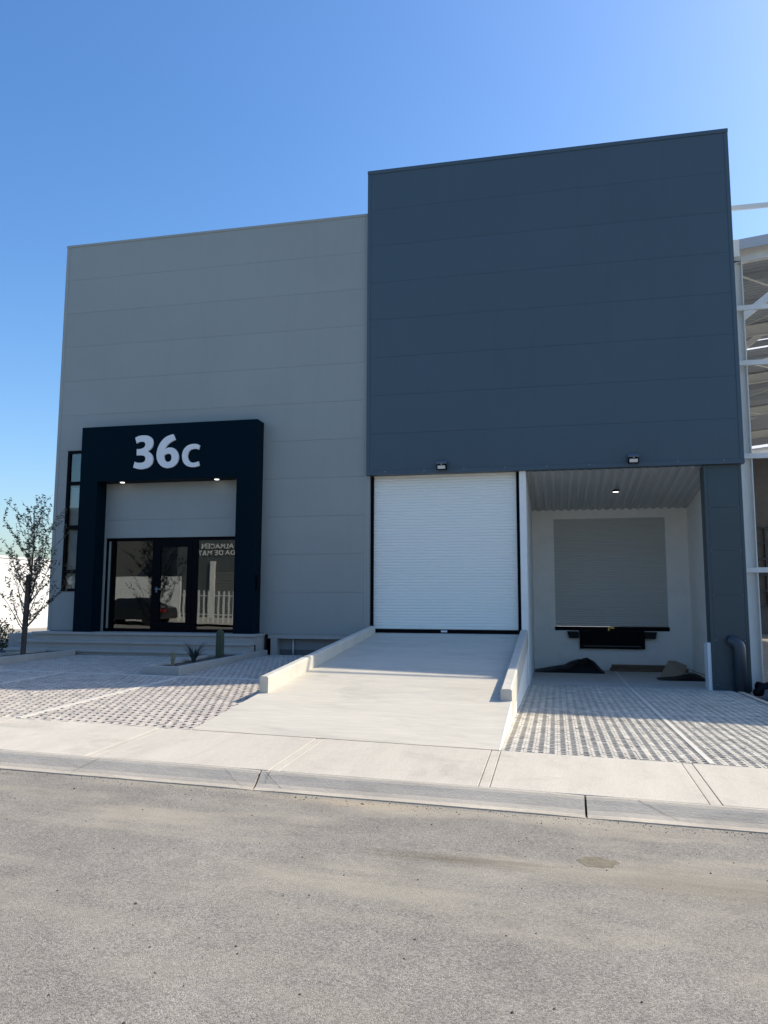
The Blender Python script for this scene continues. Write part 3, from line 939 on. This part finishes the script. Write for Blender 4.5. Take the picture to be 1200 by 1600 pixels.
# flood lights with little solar panels, under the slate fascia
def flood(x, z, label):
    t = thing('flood_light', label, 'flood light', 'solar flood lights on the slate fascia')
    y = YD - 0.01
    MB().box(x - 0.09, x + 0.09, y - 0.03, y, z - 0.06, z + 0.06).build('bracket', M_BLACK, t)
    MB().quadbox([(x - .115, y - .17, z + .015), (x + .115, y - .17, z + .015), (x + .115, y - .03, z + .075), (x - .115, y - .03, z + .075)],
                 [(x - .115, y - .19, z + .04), (x + .115, y - .19, z + .04), (x + .10, y - .03, z + .115), (x - .10, y - .03, z + .115)]).build('solar_panel', M_GREYLAMP, t)
    hb = MB().quadbox([(x - .11, y - .10, z - .105), (x + .11, y - .10, z - .105), (x + .11, y - .03, z - .10), (x - .11, y - .03, z - .10)],
                      [(x - .11, y - .16, z + .0), (x + .11, y - .16, z + .0), (x + .11, y - .03, z + .01), (x - .11, y - .03, z + .01)]).build('housing', M_BLACK, t)
    MB().quadbox([(x - .085, y - .112, z - .088), (x + .085, y - .112, z - .088), (x + .085, y - .10, z - .088), (x - .085, y - .10, z - .088)],
                 [(x - .085, y - .158, z - .022), (x + .085, y - .158, z - .022), (x + .085, y - .13, z - .022), (x - .085, y - .13, z - .022)]).build('lens', M_LAMPOFF, hb)
    MB().tube([(x, y - .17, z + .012), (x, y - .158, z + .012)], 0.013, 8).build('sensor', M_LAMPOFF, t)
flood(-2.44, 4.80, 'small black flood light above the white roller door')
flood(1.71, 4.80, 'small black flood light above the open loading bay')
tag(MB().box(PX1 + 0.001, PX1 + 0.03, PY + 0.13, PY + 0.26, 1.98, 2.33).build('intercom', M_BLACK, bevel=0.006), 'black intercom box on the right flank of the entrance portal', 'intercom')

# ------------------------------------------------------------------ steps
st = thing('entrance_steps', 'three wide concrete steps with jutting treads before the entrance', 'steps')
SX0, SX1 = -12.42, -6.66
lev_ = [(16.55, FLOOR - 0.001), (16.22, 0.79), (15.93, 0.61)]
for k, (y, z) in enumerate(lev_):
    yb = YF + 0.2 if k == 0 else lev_[k - 1][0] + 0.12
    x1 = SX1
    # treads are cast in lengths
    MB().box(SX0 - 0.12 * k, x1, y, yb, z - 0.055, z).build('tread', M_STEP, st, bevel=0.008)
    xs_ = lin(SX0 - 0.12 * k + 0.02, x1 - 0.02, 1)
    MB().box(xs_[0], xs_[1], y + 0.045, yb, 0.2, z - 0.0555).build('riser', M_STEP, st)
tag(MB().box(-13.4, SX0 - 0.005, 17.0, 17.9, 0.2, 0.90).build('plinth_block', M_STEP, bevel=0.01), 'pale concrete block at the left end of the steps', 'block')

# ------------------------------------------------------------------ planters
def planter(x0, x1, y0, y1, h, label, y_right=None):
    t = thing('planter', label, 'planter')
    w_ = 0.10
    def top(x, y): return z_left(x, y0) + h
    zt = max(z_left(x0, y0), z_left(x1, y0)) + h
    zt2 = 0.49 + h * 0.75
    def wall(ax, bx, ay, by):
        za, zb_ = mixf(zt, zt2, (ay - y0) / (y1 - y0)), mixf(zt, zt2, (by - y0) / (y1 - y0))
        MB().quadbox([(ax, ay, .2), (bx, ay, .2), (bx, by, .2), (ax, by, .2)], [(ax, ay, za), (bx, ay, za), (bx, by, zb_), (ax, by, zb_)]).build('edging', M_RKERB if False else M_KERBP, t, bevel=0.012)
    wall(x0, x1, y0, y0 + w_)
    wall(x0, x0 + w_, y0 + w_ + .001, y1)
    wall(x1 - w_, x1, y0 + w_ + .001, y_right or y1)
    MB().grid(lambda x, y: mixf(zt, zt2, (y - y0) / (y1 - y0)) - 0.05 + 0.02 * mnoise.noise((x * 4, y * 4, 0)), lin(x0 + w_ * .5, x1 - w_ * .5, 10), lin(y0 + w_ * .5, y1, 40)).build('soil', M_SOIL, t, smooth=True)
M_KERBP = mat('planter_concrete', (0.42, 0.40, 0.36), 0.9, var=0.08, vscale=2.5, bump=0.2, bscale=120)
planter(PLX0, PLX1, PLY0, 15.92, 0.145, 'low concrete planter with cactus and agave in front of the steps', 17.1)
planter(-11.6, -10.74, 12.76, 15.88, 0.15, 'low concrete planter holding the young tree by the steps')

# cactus: ribbed column
def cactus(x, y, z, h, r):
    vs, fs, n = [], [], 20
    prof_ = [(0.0, .92), (.15, 1.0), (.6, 1.0), (.85, .95), (.94, .78), (.985, .45), (1.0, .06)]
    for t_, k in prof_:
        for i in range(n):
            rr = r * k * (1.0 if i % 2 else 0.83)
            a = 2 * math.pi * i / n
            vs.append((x + rr * math.cos(a), y + rr * math.sin(a), z + h * t_))
    for j in range(len(prof_) - 1):
        for i in range(n):
            fs.append((j * n + i, j * n + (i + 1) % n, (j + 1) * n + (i + 1) % n, (j + 1) * n + i))
    fs.append(tuple(range((len(prof_) - 1) * n, len(prof_) * n)))
    return MB().add(vs, fs).build('cactus', M_CACTUS)
tag(cactus(-6.93, 15.3, 0.50, 0.63, 0.088), 'single ribbed green column cactus in the planter', 'cactus')
def blades(name, m, x, y, z, n, h, spread, w, label, cat):
    b = MB()
    for i in range(n):
        a = random.uniform(0, 2 * math.pi)
        sp = random.uniform(0.15, 1) * spread
        hh = h * random.uniform(.65, 1.05)
        d = Vector((math.cos(a), math.sin(a), 0))
        s = Vector((-d.y, d.x, 0))
        base = Vector((x, y, z)) + d * 0.02
        pts_ = [base + d * sp * t * t + Vector((0, 0, hh * t * (1 - .12 * t))) for t in (0, .35, .7, 1)]
        ws = [w, w * .9, w * .55, w * .05]
        for k in range(3):
            p, q = pts_[k], pts_[k + 1]
            th = Vector((0, 0, w * .25)) + d * -w * .2
            b.add([p - s * ws[k], p + th * .6, p + s * ws[k], q - s * ws[k + 1], q + th * .4, q + s * ws[k + 1]], [(0, 1, 4, 3), (1, 2, 5, 4), (0, 3, 5, 2)])
    return tag(b.build(name, m, fix=False), label, cat)
blades('agave', M_AGAVE, -6.98, 14.2, 0.50, 26, 0.46, 0.34, 0.022, 'dark spiky agave in the middle of the planter', 'agave')
blades('grass_tuft', M_STRAW, -6.98, 13.35, 0.50, 40, 0.42, 0.13, 0.004, 'thin pale grass tuft near the planter front', 'grass tuft')

# ------------------------------------------------------------------ young tree with stake
def leaf_quad(b, p, s, seed):
    r = random.Random(seed)
    d = Vector((r.uniform(-1, 1), r.uniform(-1, 1), r.uniform(-.9, .5))).normalized()
    u = d.cross(Vector((r.uniform(-1, 1), r.uniform(-1, 1), r.uniform(-1, 1)))).normalized()
    p = Vector(p)
    n_ = d.cross(u)
    b.add([p, p + d * s * .5 + u * s * .24 + n_ * s * .06, p + d * s, p + d * s * .5 - u * s * .24 + n_ * s * .06], [(0, 1, 2), (0, 2, 3)])
def twig_tree(x, y, z, h, rad, seed, label, name='tree', leafm=None, lsize=0.05, nb=34, dens=1.0):
    r = random.Random(seed)
    t = thing(name, label, 'tree')
    b, lv_ = MB(), MB()
    top = Vector((x + 0.02 * h, y, z + h * .93))
    trunk = [Vector((x, y, z - .05)), Vector((x + .01 * h, y, z + h * .2)), Vector((x + .022 * h, y, z + h * .45)), Vector((x + .03 * h, y, z + h * .7)), top]
    b.tube(trunk, [.0115 * h, .0095 * h, .007 * h, .0045 * h, .0014 * h], 8)
    def trunk_at(f):
        k = min(3, int(f * 4))
        return trunk[k].lerp(trunk[k + 1], f * 4 - k)
    cnt = 0
    for i in range(nb):
        f = r.uniform(.16, .82)
        p0 = trunk_at(f)
        a = r.uniform(0, 2 * math.pi)
        ln = rad * (1.15 - .55 * f) * r.uniform(.75, 1.25)
        up = r.uniform(.65, 1.5)
        d = Vector((math.cos(a), math.sin(a), up)).normalized()
        pts_ = [p0]
        for k in range(5):
            d = (d + Vector((r.uniform(-.2, .2), r.uniform(-.2, .2), r.uniform(-.02, .26)))).normalized()
            pts_.append(pts_[-1] + d * ln * .33)
        b.tube(pts_, [.0036 * h * (1.2 - f)] + [.0026 * h * (1.2 - f) * (1 - k / 5) + .0007 * h / 3 for k in range(5)], 5, cap=False)
        for k in range(1, 6):
            for q in range(r.randint(1, 3)):
                dd = (d + Vector((r.uniform(-1, 1), r.uniform(-1, 1), r.uniform(-.3, .8)))).normalized()
                s0 = pts_[k - 1].lerp(pts_[k], r.random())
                s1 = s0 + dd * ln * r.uniform(.12, .36)
                s2 = s1 + (dd + Vector((0, 0, .4))).normalized() * ln * .12
                b.tube([s0, s1, s2], [.0010 * h, .0007 * h, .0005 * h], 4, cap=False)
                for w_ in range(int(r.randint(2, 6) * dens)):
                    pp = s0.lerp(s1, r.random()) if r.random() < .6 else s1.lerp(s2, r.random())
                    cnt += 1
                    leaf_quad(lv_, pp, lsize * r.uniform(.7, 1.35), seed * 99991 + cnt)
    b.build('trunk', M_BARK, t, smooth=True)
    lv_.build('crown', leafm or M_LEAF, t, fix=False)
    return t
twig_tree(-11.12, 14.60, 0.56, 3.45, 0.76, 5, 'young sparse leafed tree in the left planter', lsize=0.055, nb=40, dens=2.2)
tag(MB().tube([(-11.06, 14.49, 0.45), (-11.045, 14.49, 1.3), (-11.03, 14.495, 2.28)], [.05, .048, .044], 10).build('tree_stake', M_BARK, smooth=False), 'rough wooden stake beside the young tree trunk', 'stake')

def bush(x, y, z, rx, rz, n, seed, label, m):
    r = random.Random(seed)
    t = thing('bush', label, 'bush')
    b, s = MB(), MB()
    for i in range(n):
        a, ph = r.uniform(0, 2 * math.pi), math.acos(r.uniform(-.2, 1))
        k = r.random() ** .4 * (1 + .25 * mnoise.noise((a * 2, ph * 2, seed)))
        p = (x + rx * k * math.sin(ph) * math.cos(a), y + rx * k * math.sin(ph) * math.sin(a), z + .15 + rz * k * math.cos(ph))
        leaf_quad(b, p, r.uniform(.05, .1), seed * 7919 + i)
    for i in range(9):
        a = r.uniform(0, 6.28)
        s.tube([(x, y, z), (x + .3 * rx * math.cos(a), y + .3 * rx * math.sin(a), z + .5 * rz), (x + .6 * rx * math.cos(a), y + .6 * rx * math.sin(a), z + .9 * rz)], [.02, .012, .006], 5)
    b.build('foliage', m, t, fix=False)
    s.build('stem', M_BARK, t)
bush(-14.45, 17.6, 0.42, 0.75, 0.75, 2200, 3, 'low green bush at the far left beside the steps', M_LEAFG)
# white boundary building on the left
fb = thing('white_building', 'long sunlit white windowless building beyond the tree', 'building')
MB().box(-48, -30, 30, 90, -0.6, 4.08).build('wall', M_FARWHITE, fb)
MB().box(-48.1, -29.95, 29.95, 90.05, 4.08, 4.2).build('coping', M_FARWHITE, fb)

# ------------------------------------------------------------------ clutter in the loading bay
def heap(name, x0, x1, y0, y1, z, h, peak, m, seed, label, cat):
    b = MB()
    nx, ny = 70, 34
    def f(x, y):
        u, v = (x - x0) / (x1 - x0), (y - y0) / (y1 - y0)
        e = max(0, min(1, min(u, 1 - u) * 3.2)) ** .8 * max(0, min(1, min(v, 1 - v) * 3.5)) ** .8
        pv = [(0, 0), (.08, .12), (.25, .3), (.42, .46), (.55, .78), (.64, .98), (.76, 1.0), (.86, .74), (.94, .3), (1, 0)]
        for (ua, ha), (ub, hb_) in zip(pv, pv[1:]):
            if ua <= u <= ub:
                pk = ha + (hb_ - ha) * (u - ua) / (ub - ua)
        ev = max(0, 1 - (2 * v - 1) ** 2) ** .6
        cr = abs(mnoise.noise((x * 4.2 + y * 2, y * 5, seed))) * .22 + abs(mnoise.noise((x * 11, y * 9 + x * 3, seed))) * .09
        return z + h * pk * ev * (1.08 - cr) + .01 * ev
    b.grid(f, lin(x0, x1, nx), lin(y0, y1, ny))
    return tag(b.build(name, m, smooth=True), label, cat)
heap('tarp', -0.55, 1.2, 20.4, 21.47, -0.063, 0.33, .66, M_TARP, 1.5, 'crumpled black tarp heap along the left foot of the bay wall', 'tarp')
heap('tarp', 2.30, 3.42, 19.0, 19.75, -0.063, 0.13, .6, M_TARP, 8.2, 'flat black tarp under the cardboard at the bay right side', 'tarp')
for k, (z, x0, x1, lb) in enumerate(((-0.06, 1.38, 3.3, 'bottom weathered plank against the bay rear wall'), (0.022, 1.42, 3.25, 'top weathered plank of the pair against the bay rear wall'))):
    tag(MB().box(x0, x1, YB - 0.32 + .03 * k, YB - 0.06, z, z + 0.078).build('plank', M_WOOD, bevel=0.006), lb, 'plank')
cb = MB()
c0 = [(2.42, 19.75, -.03), (2.95, 19.62, 0.02), (3.08, 19.98, 0.20), (2.84, 20.1, 0.30), (2.66, 20.02, 0.31)]
c1 = [Vector(p) + Vector((.004, .012, .012)) for p in c0]
cb.add([*c0, *c1], [(0, 1, 2, 3, 4), (9, 8, 7, 6, 5)] + [(i, (i + 1) % 5, (i + 1) % 5 + 5, i + 5) for i in range(5)])
tag(cb.build('cardboard_sheet', M_CARD), 'torn brown cardboard sheet leaning in the bay right corner', 'cardboard')
tag(MB().bar((2.85, 19.55, 0.24), (3.42, 19.5, 0.02), 0.05, 0.02).build('wooden_lath', M_CARD), 'thin pale lath slanting over the flat black tarp', 'lath')

# ------------------------------------------------------------------ neighbouring steel frame
nb = thing('steel_frame_building', 'unfinished white steel frame shed with open gable on the right', 'building')
NY = 18.35
EAVE, RIDGE_X = 9.93, 22.0
def zr(x): return EAVE + 0.115 * (x - 4.2)
def h_col(x0, x1, y0, y1, z0, z1, name='column'):
    b = MB()
    t = 0.02
    xm = (x0 + x1) / 2
    b.box(x0, x0 + t, y0, y1, z0, z1).box(x1 - t, x1, y0, y1, z0, z1).box(x0 + t, x1 - t, (y0 + y1) / 2 - t / 2, (y0 + y1) / 2 + t / 2, z0, z1)
    return b.build(name, M_STEEL, nb)
for y in (NY, 24.35, 30.35, 36.35, 42.35, 48.35):
    h_col(4.02, 4.36, y - .13, y + .13, -0.4, zr(4.2) - 0.35)
    h_col(15.0, 15.3, y - .12, y + .12, -0.8, zr(15) - 0.4)
    b = MB()
    for x0, x1 in ((3.98, 4.5), (4.5, 22.0)):
        za, zb_ = zr(x0), zr(x1)
        d = 0.42 if x0 > 4 else 0.46
        b.quadbox([(x0, y - .09, za - d), (x1, y - .09, zb_ - .42), (x1, y + .09, zb_ - .42), (x0, y + .09, za - d)],
                  [(x0, y - .09, za - d + .02), (x1, y - .09, zb_ - .40), (x1, y + .09, zb_ - .40), (x0, y + .09, za - d + .02)])
        b.quadbox([(x0, y - .09, za - .09), (x1, y - .09, zb_ - .09), (x1, y + .09, zb_ - .09), (x0, y + .09, za - .09)],
                  [(x0, y - .09, za - .07), (x1, y - .09, zb_ - .07), (x1, y + .09, zb_ - .07), (x0, y + .09, za - .07)])
        b.quadbox([(x0, y - .01, za - d + .02), (x1, y - .01, zb_ - .40), (x1, y + .01, zb_ - .40), (x0, y + .01, za - d + .02)],
                  [(x0, y - .01, za - .09), (x1, y - .01, zb_ - .09), (x1, y + .01, zb_ - .09), (x0, y + .01, za - .09)])
    b.build('rafter', M_STEEL, nb)
# roof in sheets with translucent strips between
def translucent():
    m = bpy.data.materials.new('skylight_sheet')
    m.use_nodes = True
    nt = m.node_tree
    t = nt.nodes.new('ShaderNodeBsdfTranslucent')
    t.inputs[0].default_value = (0.7, 0.72, 0.74, 1)
    nt.links.new(t.outputs[0], nt.nodes['Material Output'].inputs[0])
    return m
M_SKYL = translucent()
y = NY - 0.25
k = 0
while y < 50:
    sky_ = k % 7 == 5
    ln = 1.0 if sky_ else 1.6
    b = MB()
    pr = []
    yy = y
    while yy < y + ln - .001:
        pr += [(yy, 0), (yy + .12, 0), (yy + .15, .035), (yy + .19, .035)]
        yy += .2
    pr.append((y + ln, 0))
    n = len(pr)
    b.add([(4.0, q, zr(4.0) - .02 + dz) for q, dz in pr] + [(RIDGE_X, q, zr(RIDGE_X) - .02 + dz) for q, dz in pr], [(i, i + 1, i + 1 + n, i + n) for i in range(n - 1)])
    b.build('skylight' if sky_ else 'roof_sheet', M_SKYL if sky_ else M_ROOFIN, nb, fix=False)
    y += ln
    k += 1
MB().quadbox([(3.98, NY - .27, zr(4) - .2), (22, NY - .27, zr(22) - .2), (22, NY - .24, zr(22) - .2), (3.98, NY - .24, zr(4) - .2)],
             [(3.98, NY - .27, zr(4) + .04), (22, NY - .27, zr(22) + .04), (22, NY - .24, zr(22) + .04), (3.98, NY - .24, zr(4) + .04)]).build('barge_board', M_ROOFIN, nb)
MB().box(3.97, 4.28, NY - .30, NY - .26, zr(4) - .34, zr(4) + .06).build('end_cap', M_STEEL, nb)
for z in (10.74, 8.39, 7.10, 4.97, 2.44):
    MB().box(3.99, 15.2, NY - .30 if z > 10 else NY - .19, NY - .25 if z > 10 else NY - .135, z - .055, z + .055).build('girt', M_STEEL, nb)
MB().box(9.4, 9.6, NY - .12, NY + .1, -.5, 11.0).build('wind_post', M_STEEL, nb)
for y in (20.1, 22.1, 26.1, 28.1, 32.1, 34.1):
    MB().quadbox([(4.1, y, zr(4.1) - .24), (22, y, zr(22) - .24), (22, y + .06, zr(22) - .24), (4.1, y + .06, zr(4.1) - .24)],
                 [(4.1, y, zr(4.1) - .05), (22, y, zr(22) - .05), (22, y + .06, zr(22) - .05), (4.1, y + .06, zr(4.1) - .05)]).build('purlin', M_ROOFIN, nb)
for y in (NY, 24.1, 30.1, 36.1):
    MB().bar((4.3, y + .3, zr(4.3) - 1.7), (6.2, y + .3, zr(6.2) - .4), .16).build('knee_brace', M_STEEL, nb)
    MB().bar((4.3, y + .4, zr(4.3) - .5), (9.0, y + 5.8, zr(9) - .5), .035).build('tie_rod', M_STEEL, nb)
    MB().bar((9.0, y + .4, zr(9) - .5), (4.3, y + 5.8, zr(4.3) - .5), .035).build('tie_rod', M_STEEL, nb)
MB().box(3.96, 22, 50.0, 50.2, -.8, 11.2).build('rear_wall', M_PLINTH, nb)
b = MB()
for x in lin(4.4, 14, 12):
    b.box(x - .04, x + .04, 49.8, 49.98, 1.5, 6.2)
for z in lin(1.5, 6.2, 5):
    b.box(4.3, 14.1, 49.78, 49.96, z - .05, z + .05)
b.build('window_grid', M_PIPE, nb)
# bare ground of the neighbouring plot
b = MB().grid(lambda x, y: mixf(z_sw(x), -0.10, (y - Y_SW) / 6) - 0.035 + 0.05 * mnoise.noise((x * .9, y * .9, 0)) * min(1, (y - Y_SW)), lin(bayX1 + 0.1, 40, 60), lin(Y_SW, 50, 70))
tag(b.build('neighbour_plot', M_DIRT, smooth=True), kind='structure')

# rubble beside the column
def lump(name, x, y, z, sx, sy, sz, seed, m, label, cat, sub=3, rough=.35):
    bm = bmesh.new()
    bmesh.ops.create_icosphere(bm, subdivisions=sub, radius=1)
    for v in bm.verts:
        k = 1 + rough * mnoise.noise(v.co * 1.6 + Vector((seed, 0, 0))) + .12 * mnoise.noise(v.co * 5 + Vector((seed, 3, 0)))
        v.co = Vector((x + v.co.x * sx * k, y + v.co.y * sy * k, z + max(-.6, v.co.z) * sz * k))
    me = bpy.data.meshes.new(name)
    bm.to_mesh(me)
    bm.free()
    me.materials.append(m)
    me.polygons.foreach_set('use_smooth', [True] * len(me.polygons))
    return tag(link(name, me), label, cat)
lump('rubble_bag', 4.02, 16.0, -0.02, .20, .34, .15, 2.3, M_BAG, 'grey rubble sack slumped nearest to the paving edge', 'sack')
lump('rubble_bag', 4.42, 16.35, 0.04, .30, .3, .18, 5.1, M_BAG, 'grey rubble sack lying below the stone block', 'sack')
lump('plastic_bag', 4.08, 16.75, 0.02, .26, .22, .18, 9.7, M_TARP, 'black plastic bag tucked behind the rubble sacks', 'bag', rough=.6)
tag(MB().quadbox([(4.28, 16.75, -.1), (5.6, 16.55, -.1), (5.7, 17.5, -.1), (4.35, 17.6, -.1)], [(4.3, 16.77, .28), (5.6, 16.57, .30), (5.7, 17.5, .33), (4.36, 17.58, .30)]).build('stone_block', M_STONE, bevel=0.02), 'flat pale stone block at the foot of the white steel column', 'stone block')

# ------------------------------------------------------------------ things on the road
r = random.Random(4)
b = MB()
for i in range(420):
    x, y = r.uniform(-6, 3), r.uniform(1.6, 6.68)
    if r.random() < .35: y = 6.68 - abs(r.gauss(0, .12))
    s = r.uniform(.003, .010) * (1.4 if r.random() < .1 else 1)
    z = z_road(x)
    b.add([(x - s, y, z), (x, y - s * .8, z), (x + s * .9, y, z), (x, y + s, z), (x + s * .2, y, z + s * .9)], [(0, 1, 4), (1, 2, 4), (2, 3, 4), (3, 0, 4)])
tag(b.build('pebbles', mat('pebble_dark', (0.09, 0.08, 0.07), 0.9), fix=False), 'scattered dark pebbles on the asphalt road', 'pebbles', kind='stuff')
b = MB()
for i in range(900):                                        # tan grit washed along the kerb foot
    x, y = r.uniform(-6, 3), 6.69 - abs(r.gauss(0, .09)) * (1.6 if -2.4 < (i % 9) - 4 < 0 else 1)
    s = r.uniform(.003, .008)
    z = z_road(x)
    b.add([(x - s, y, z), (x, y - s * .8, z), (x + s * .9, y, z), (x, y + s, z), (x + s * .2, y, z + s * .8)], [(0, 1, 4), (1, 2, 4), (2, 3, 4), (3, 0, 4)])
tag(b.build('grit', mat('grit_tan', (0.34, 0.28, 0.21), 0.95), fix=False), 'tan grit gathered along the foot of the kerb', 'grit', kind='stuff')
# damp mud patch
b = MB()
cx, cy = 0.248, 5.63
ring = []
for i in range(48):
    a = 2 * math.pi * i / 48
    k = 1 + .34 * mnoise.noise((math.cos(a) * 1.6, math.sin(a) * 1.6, 2.2)) + .12 * mnoise.noise((math.cos(a) * 6, math.sin(a) * 6, 1))
    ring.append((cx + .128 * k * math.cos(a), cy + .10 * k * math.sin(a)))
b.add([(x, y, z_road(x) + .0012) for x, y in ring] + [(cx, cy, z_road(cx) + .003)], [(i, (i + 1) % 48, 48) for i in range(48)])
tag(b.build('mud_patch', mat('damp_mud', (0.185, 0.16, 0.112), 0.9, var=0.2, vscale=20, fine=0.25, fscale=90)), 'small damp olive mud patch on the road', 'mud patch')

# ------------------------------------------------------------------ other side of the street, seen in the entrance glass
b = MB().grid(lambda x, y: z_road(x) + 0.13, lin(-60, 60, 30), lin(-14, -3.5, 6))
tag(b.build('far_pavement', M_CONC), kind='structure')
fn = thing('picket_fence', 'white picket fence across the street mirrored in the entrance glass', 'fence')
pk = MB().box(-.05, .05, -.02, .02, 0, 1.75).mesh('picket', M_WHITE)
for i in range(60):
    x = -27 + i * .30
    if -21.2 < x < -20.9: continue
    link('picket', pk, fn, (x, -5.5, z_road(x) + .13))
for z in (.45, 1.5):
    MB().bar((-27, -5.53, z_road(-27) + .13 + z), (-9, -5.53, z_road(-9) + .13 + z), .03, .06).build('rail', M_WHITE, fn)
tag(MB().box(-33, -23.0, -10.2, -10, -.5, 3.25).build('boundary_wall', M_FARWHITE), 'plain white wall across the street mirrored in the entrance glass', 'wall')
ow = thing('opposite_warehouse', 'dark grey warehouse with lettering mirrored in the entrance glass', 'building')
M_OPP = mat('opposite_cladding', (0.10, 0.11, 0.11), 0.6, var=0.06, vscale=.6)
M_OPP2 = mat('opposite_shutter', (0.17, 0.18, 0.175), 0.6)
MB().box(-25.3, 8, -26, -14, -.6, 9.0).build('wall', M_OPP, ow)
b = MB()
for k in range(16):
    b.box(-22.4, -17.0, -13.99, -13.95 + .02 * (k % 2), .5 + k * .2, .5 + k * .2 + .17)
b.build('shutter', M_OPP2, ow)
MB().box(-22.75, -22.45, -13.98, -13.8, .2, 4.4).build('pilaster', M_FARWHITE, ow)
oh = thing('opposite_shed', 'plain brown grey shed beyond the white wall mirrored in the left glass pane', 'building')
MB().box(-48, -26.2, -30, -18, -.6, 8.5).build('wall', mat('shed_wall', (0.13, 0.125, 0.115), .8, var=.1, vscale=.5), oh)
MB().box(-48.2, -26.0, -30.2, -17.8, 8.5, 8.8).build('roof', M_OPP, oh)
def sign(txt, x, z, size):
    cu = bpy.data.curves.new('lettering', 'FONT')
    cu.body = txt
    cu.size = size
    cu.extrude = .02
    cu.offset = .010
    cu.space_character = 1.12
    o = bpy.data.objects.new('lettering', cu)
    C.objects.link(o)
    dg = bpy.context.evaluated_depsgraph_get()
    me = bpy.data.meshes.new_from_object(o.evaluated_get(dg))
    bpy.data.objects.remove(o)
    # reads from the street: letters face +y, running towards -x
    me.transform(Matrix.Translation((x, -13.96, z)) @ Matrix.Rotation(math.pi, 4, 'Z') @ Matrix.Rotation(math.pi / 2, 4, 'X'))
    me.materials.clear()
    me.materials.append(M_LETTER)
    link('lettering', me, ow)
sign('ALMACEN', -21.22, 5.27, .46)
sign('DA DE MAT', -21.08, 4.82, .46)
twig_tree(-26.3, -4.4, .65, 5.8, 1.6, 21, 'leafy street tree opposite mirrored in the left glass pane', lsize=.14, nb=50, dens=2.6)
# parked dark car opposite
car = thing('parked_car', 'dark parked car across the street mirrored in the entrance glass', 'car')
cz0 = z_road(-22) + .0
sec = [(-2.1, .35, .62), (-2.05, .3, .85), (-1.2, .28, .95), (-.6, .28, 1.38), (.7, .28, 1.40), (1.5, .28, 1.0), (2.0, .3, .9), (2.1, .36, .6)]
vs, fs = [], []
for (dx, zb_, zt_) in sec:
    w1 = .86
    w2 = .86 if zt_ < 1.1 else .62
    vs += [(-22 + dx, -3.0 - w1, cz0 + zb_), (-22 + dx, -3.0 + w1, cz0 + zb_), (-22 + dx, -3.0 + w1, cz0 + min(zt_, .9)), (-22 + dx, -3.0 + w2, cz0 + zt_), (-22 + dx, -3.0 - w2, cz0 + zt_), (-22 + dx, -3.0 - w1, cz0 + min(zt_, .9))]
for j in range(len(sec) - 1):
    for q in range(6):
        fs.append((j * 6 + q, j * 6 + (q + 1) % 6, (j + 1) * 6 + (q + 1) % 6, (j + 1) * 6 + q))
fs += [tuple(range(6)), tuple(reversed(range((len(sec) - 1) * 6, len(sec) * 6)))]
MB().add(vs, fs).build('body', mat('car_paint', (.012, .013, .015), .25), car)
for dx in (-1.3, 1.3):
    for dy in (-.8, .8):
        MB().tube([(-22 + dx, -3.0 + dy - .1, cz0 + .32), (-22 + dx, -3.0 + dy + .1, cz0 + .32)], .32, 18).build('wheel', M_RUBBER, car)
MB().box(-19.93, -19.88, -2.55, -2.25, cz0 + .68, cz0 + .84).box(-20.2, -19.9, -2.16, -2.12, cz0 + .68, cz0 + .84).build('tail_light', mat('tail_red', (.4, .02, .015), .3), car)
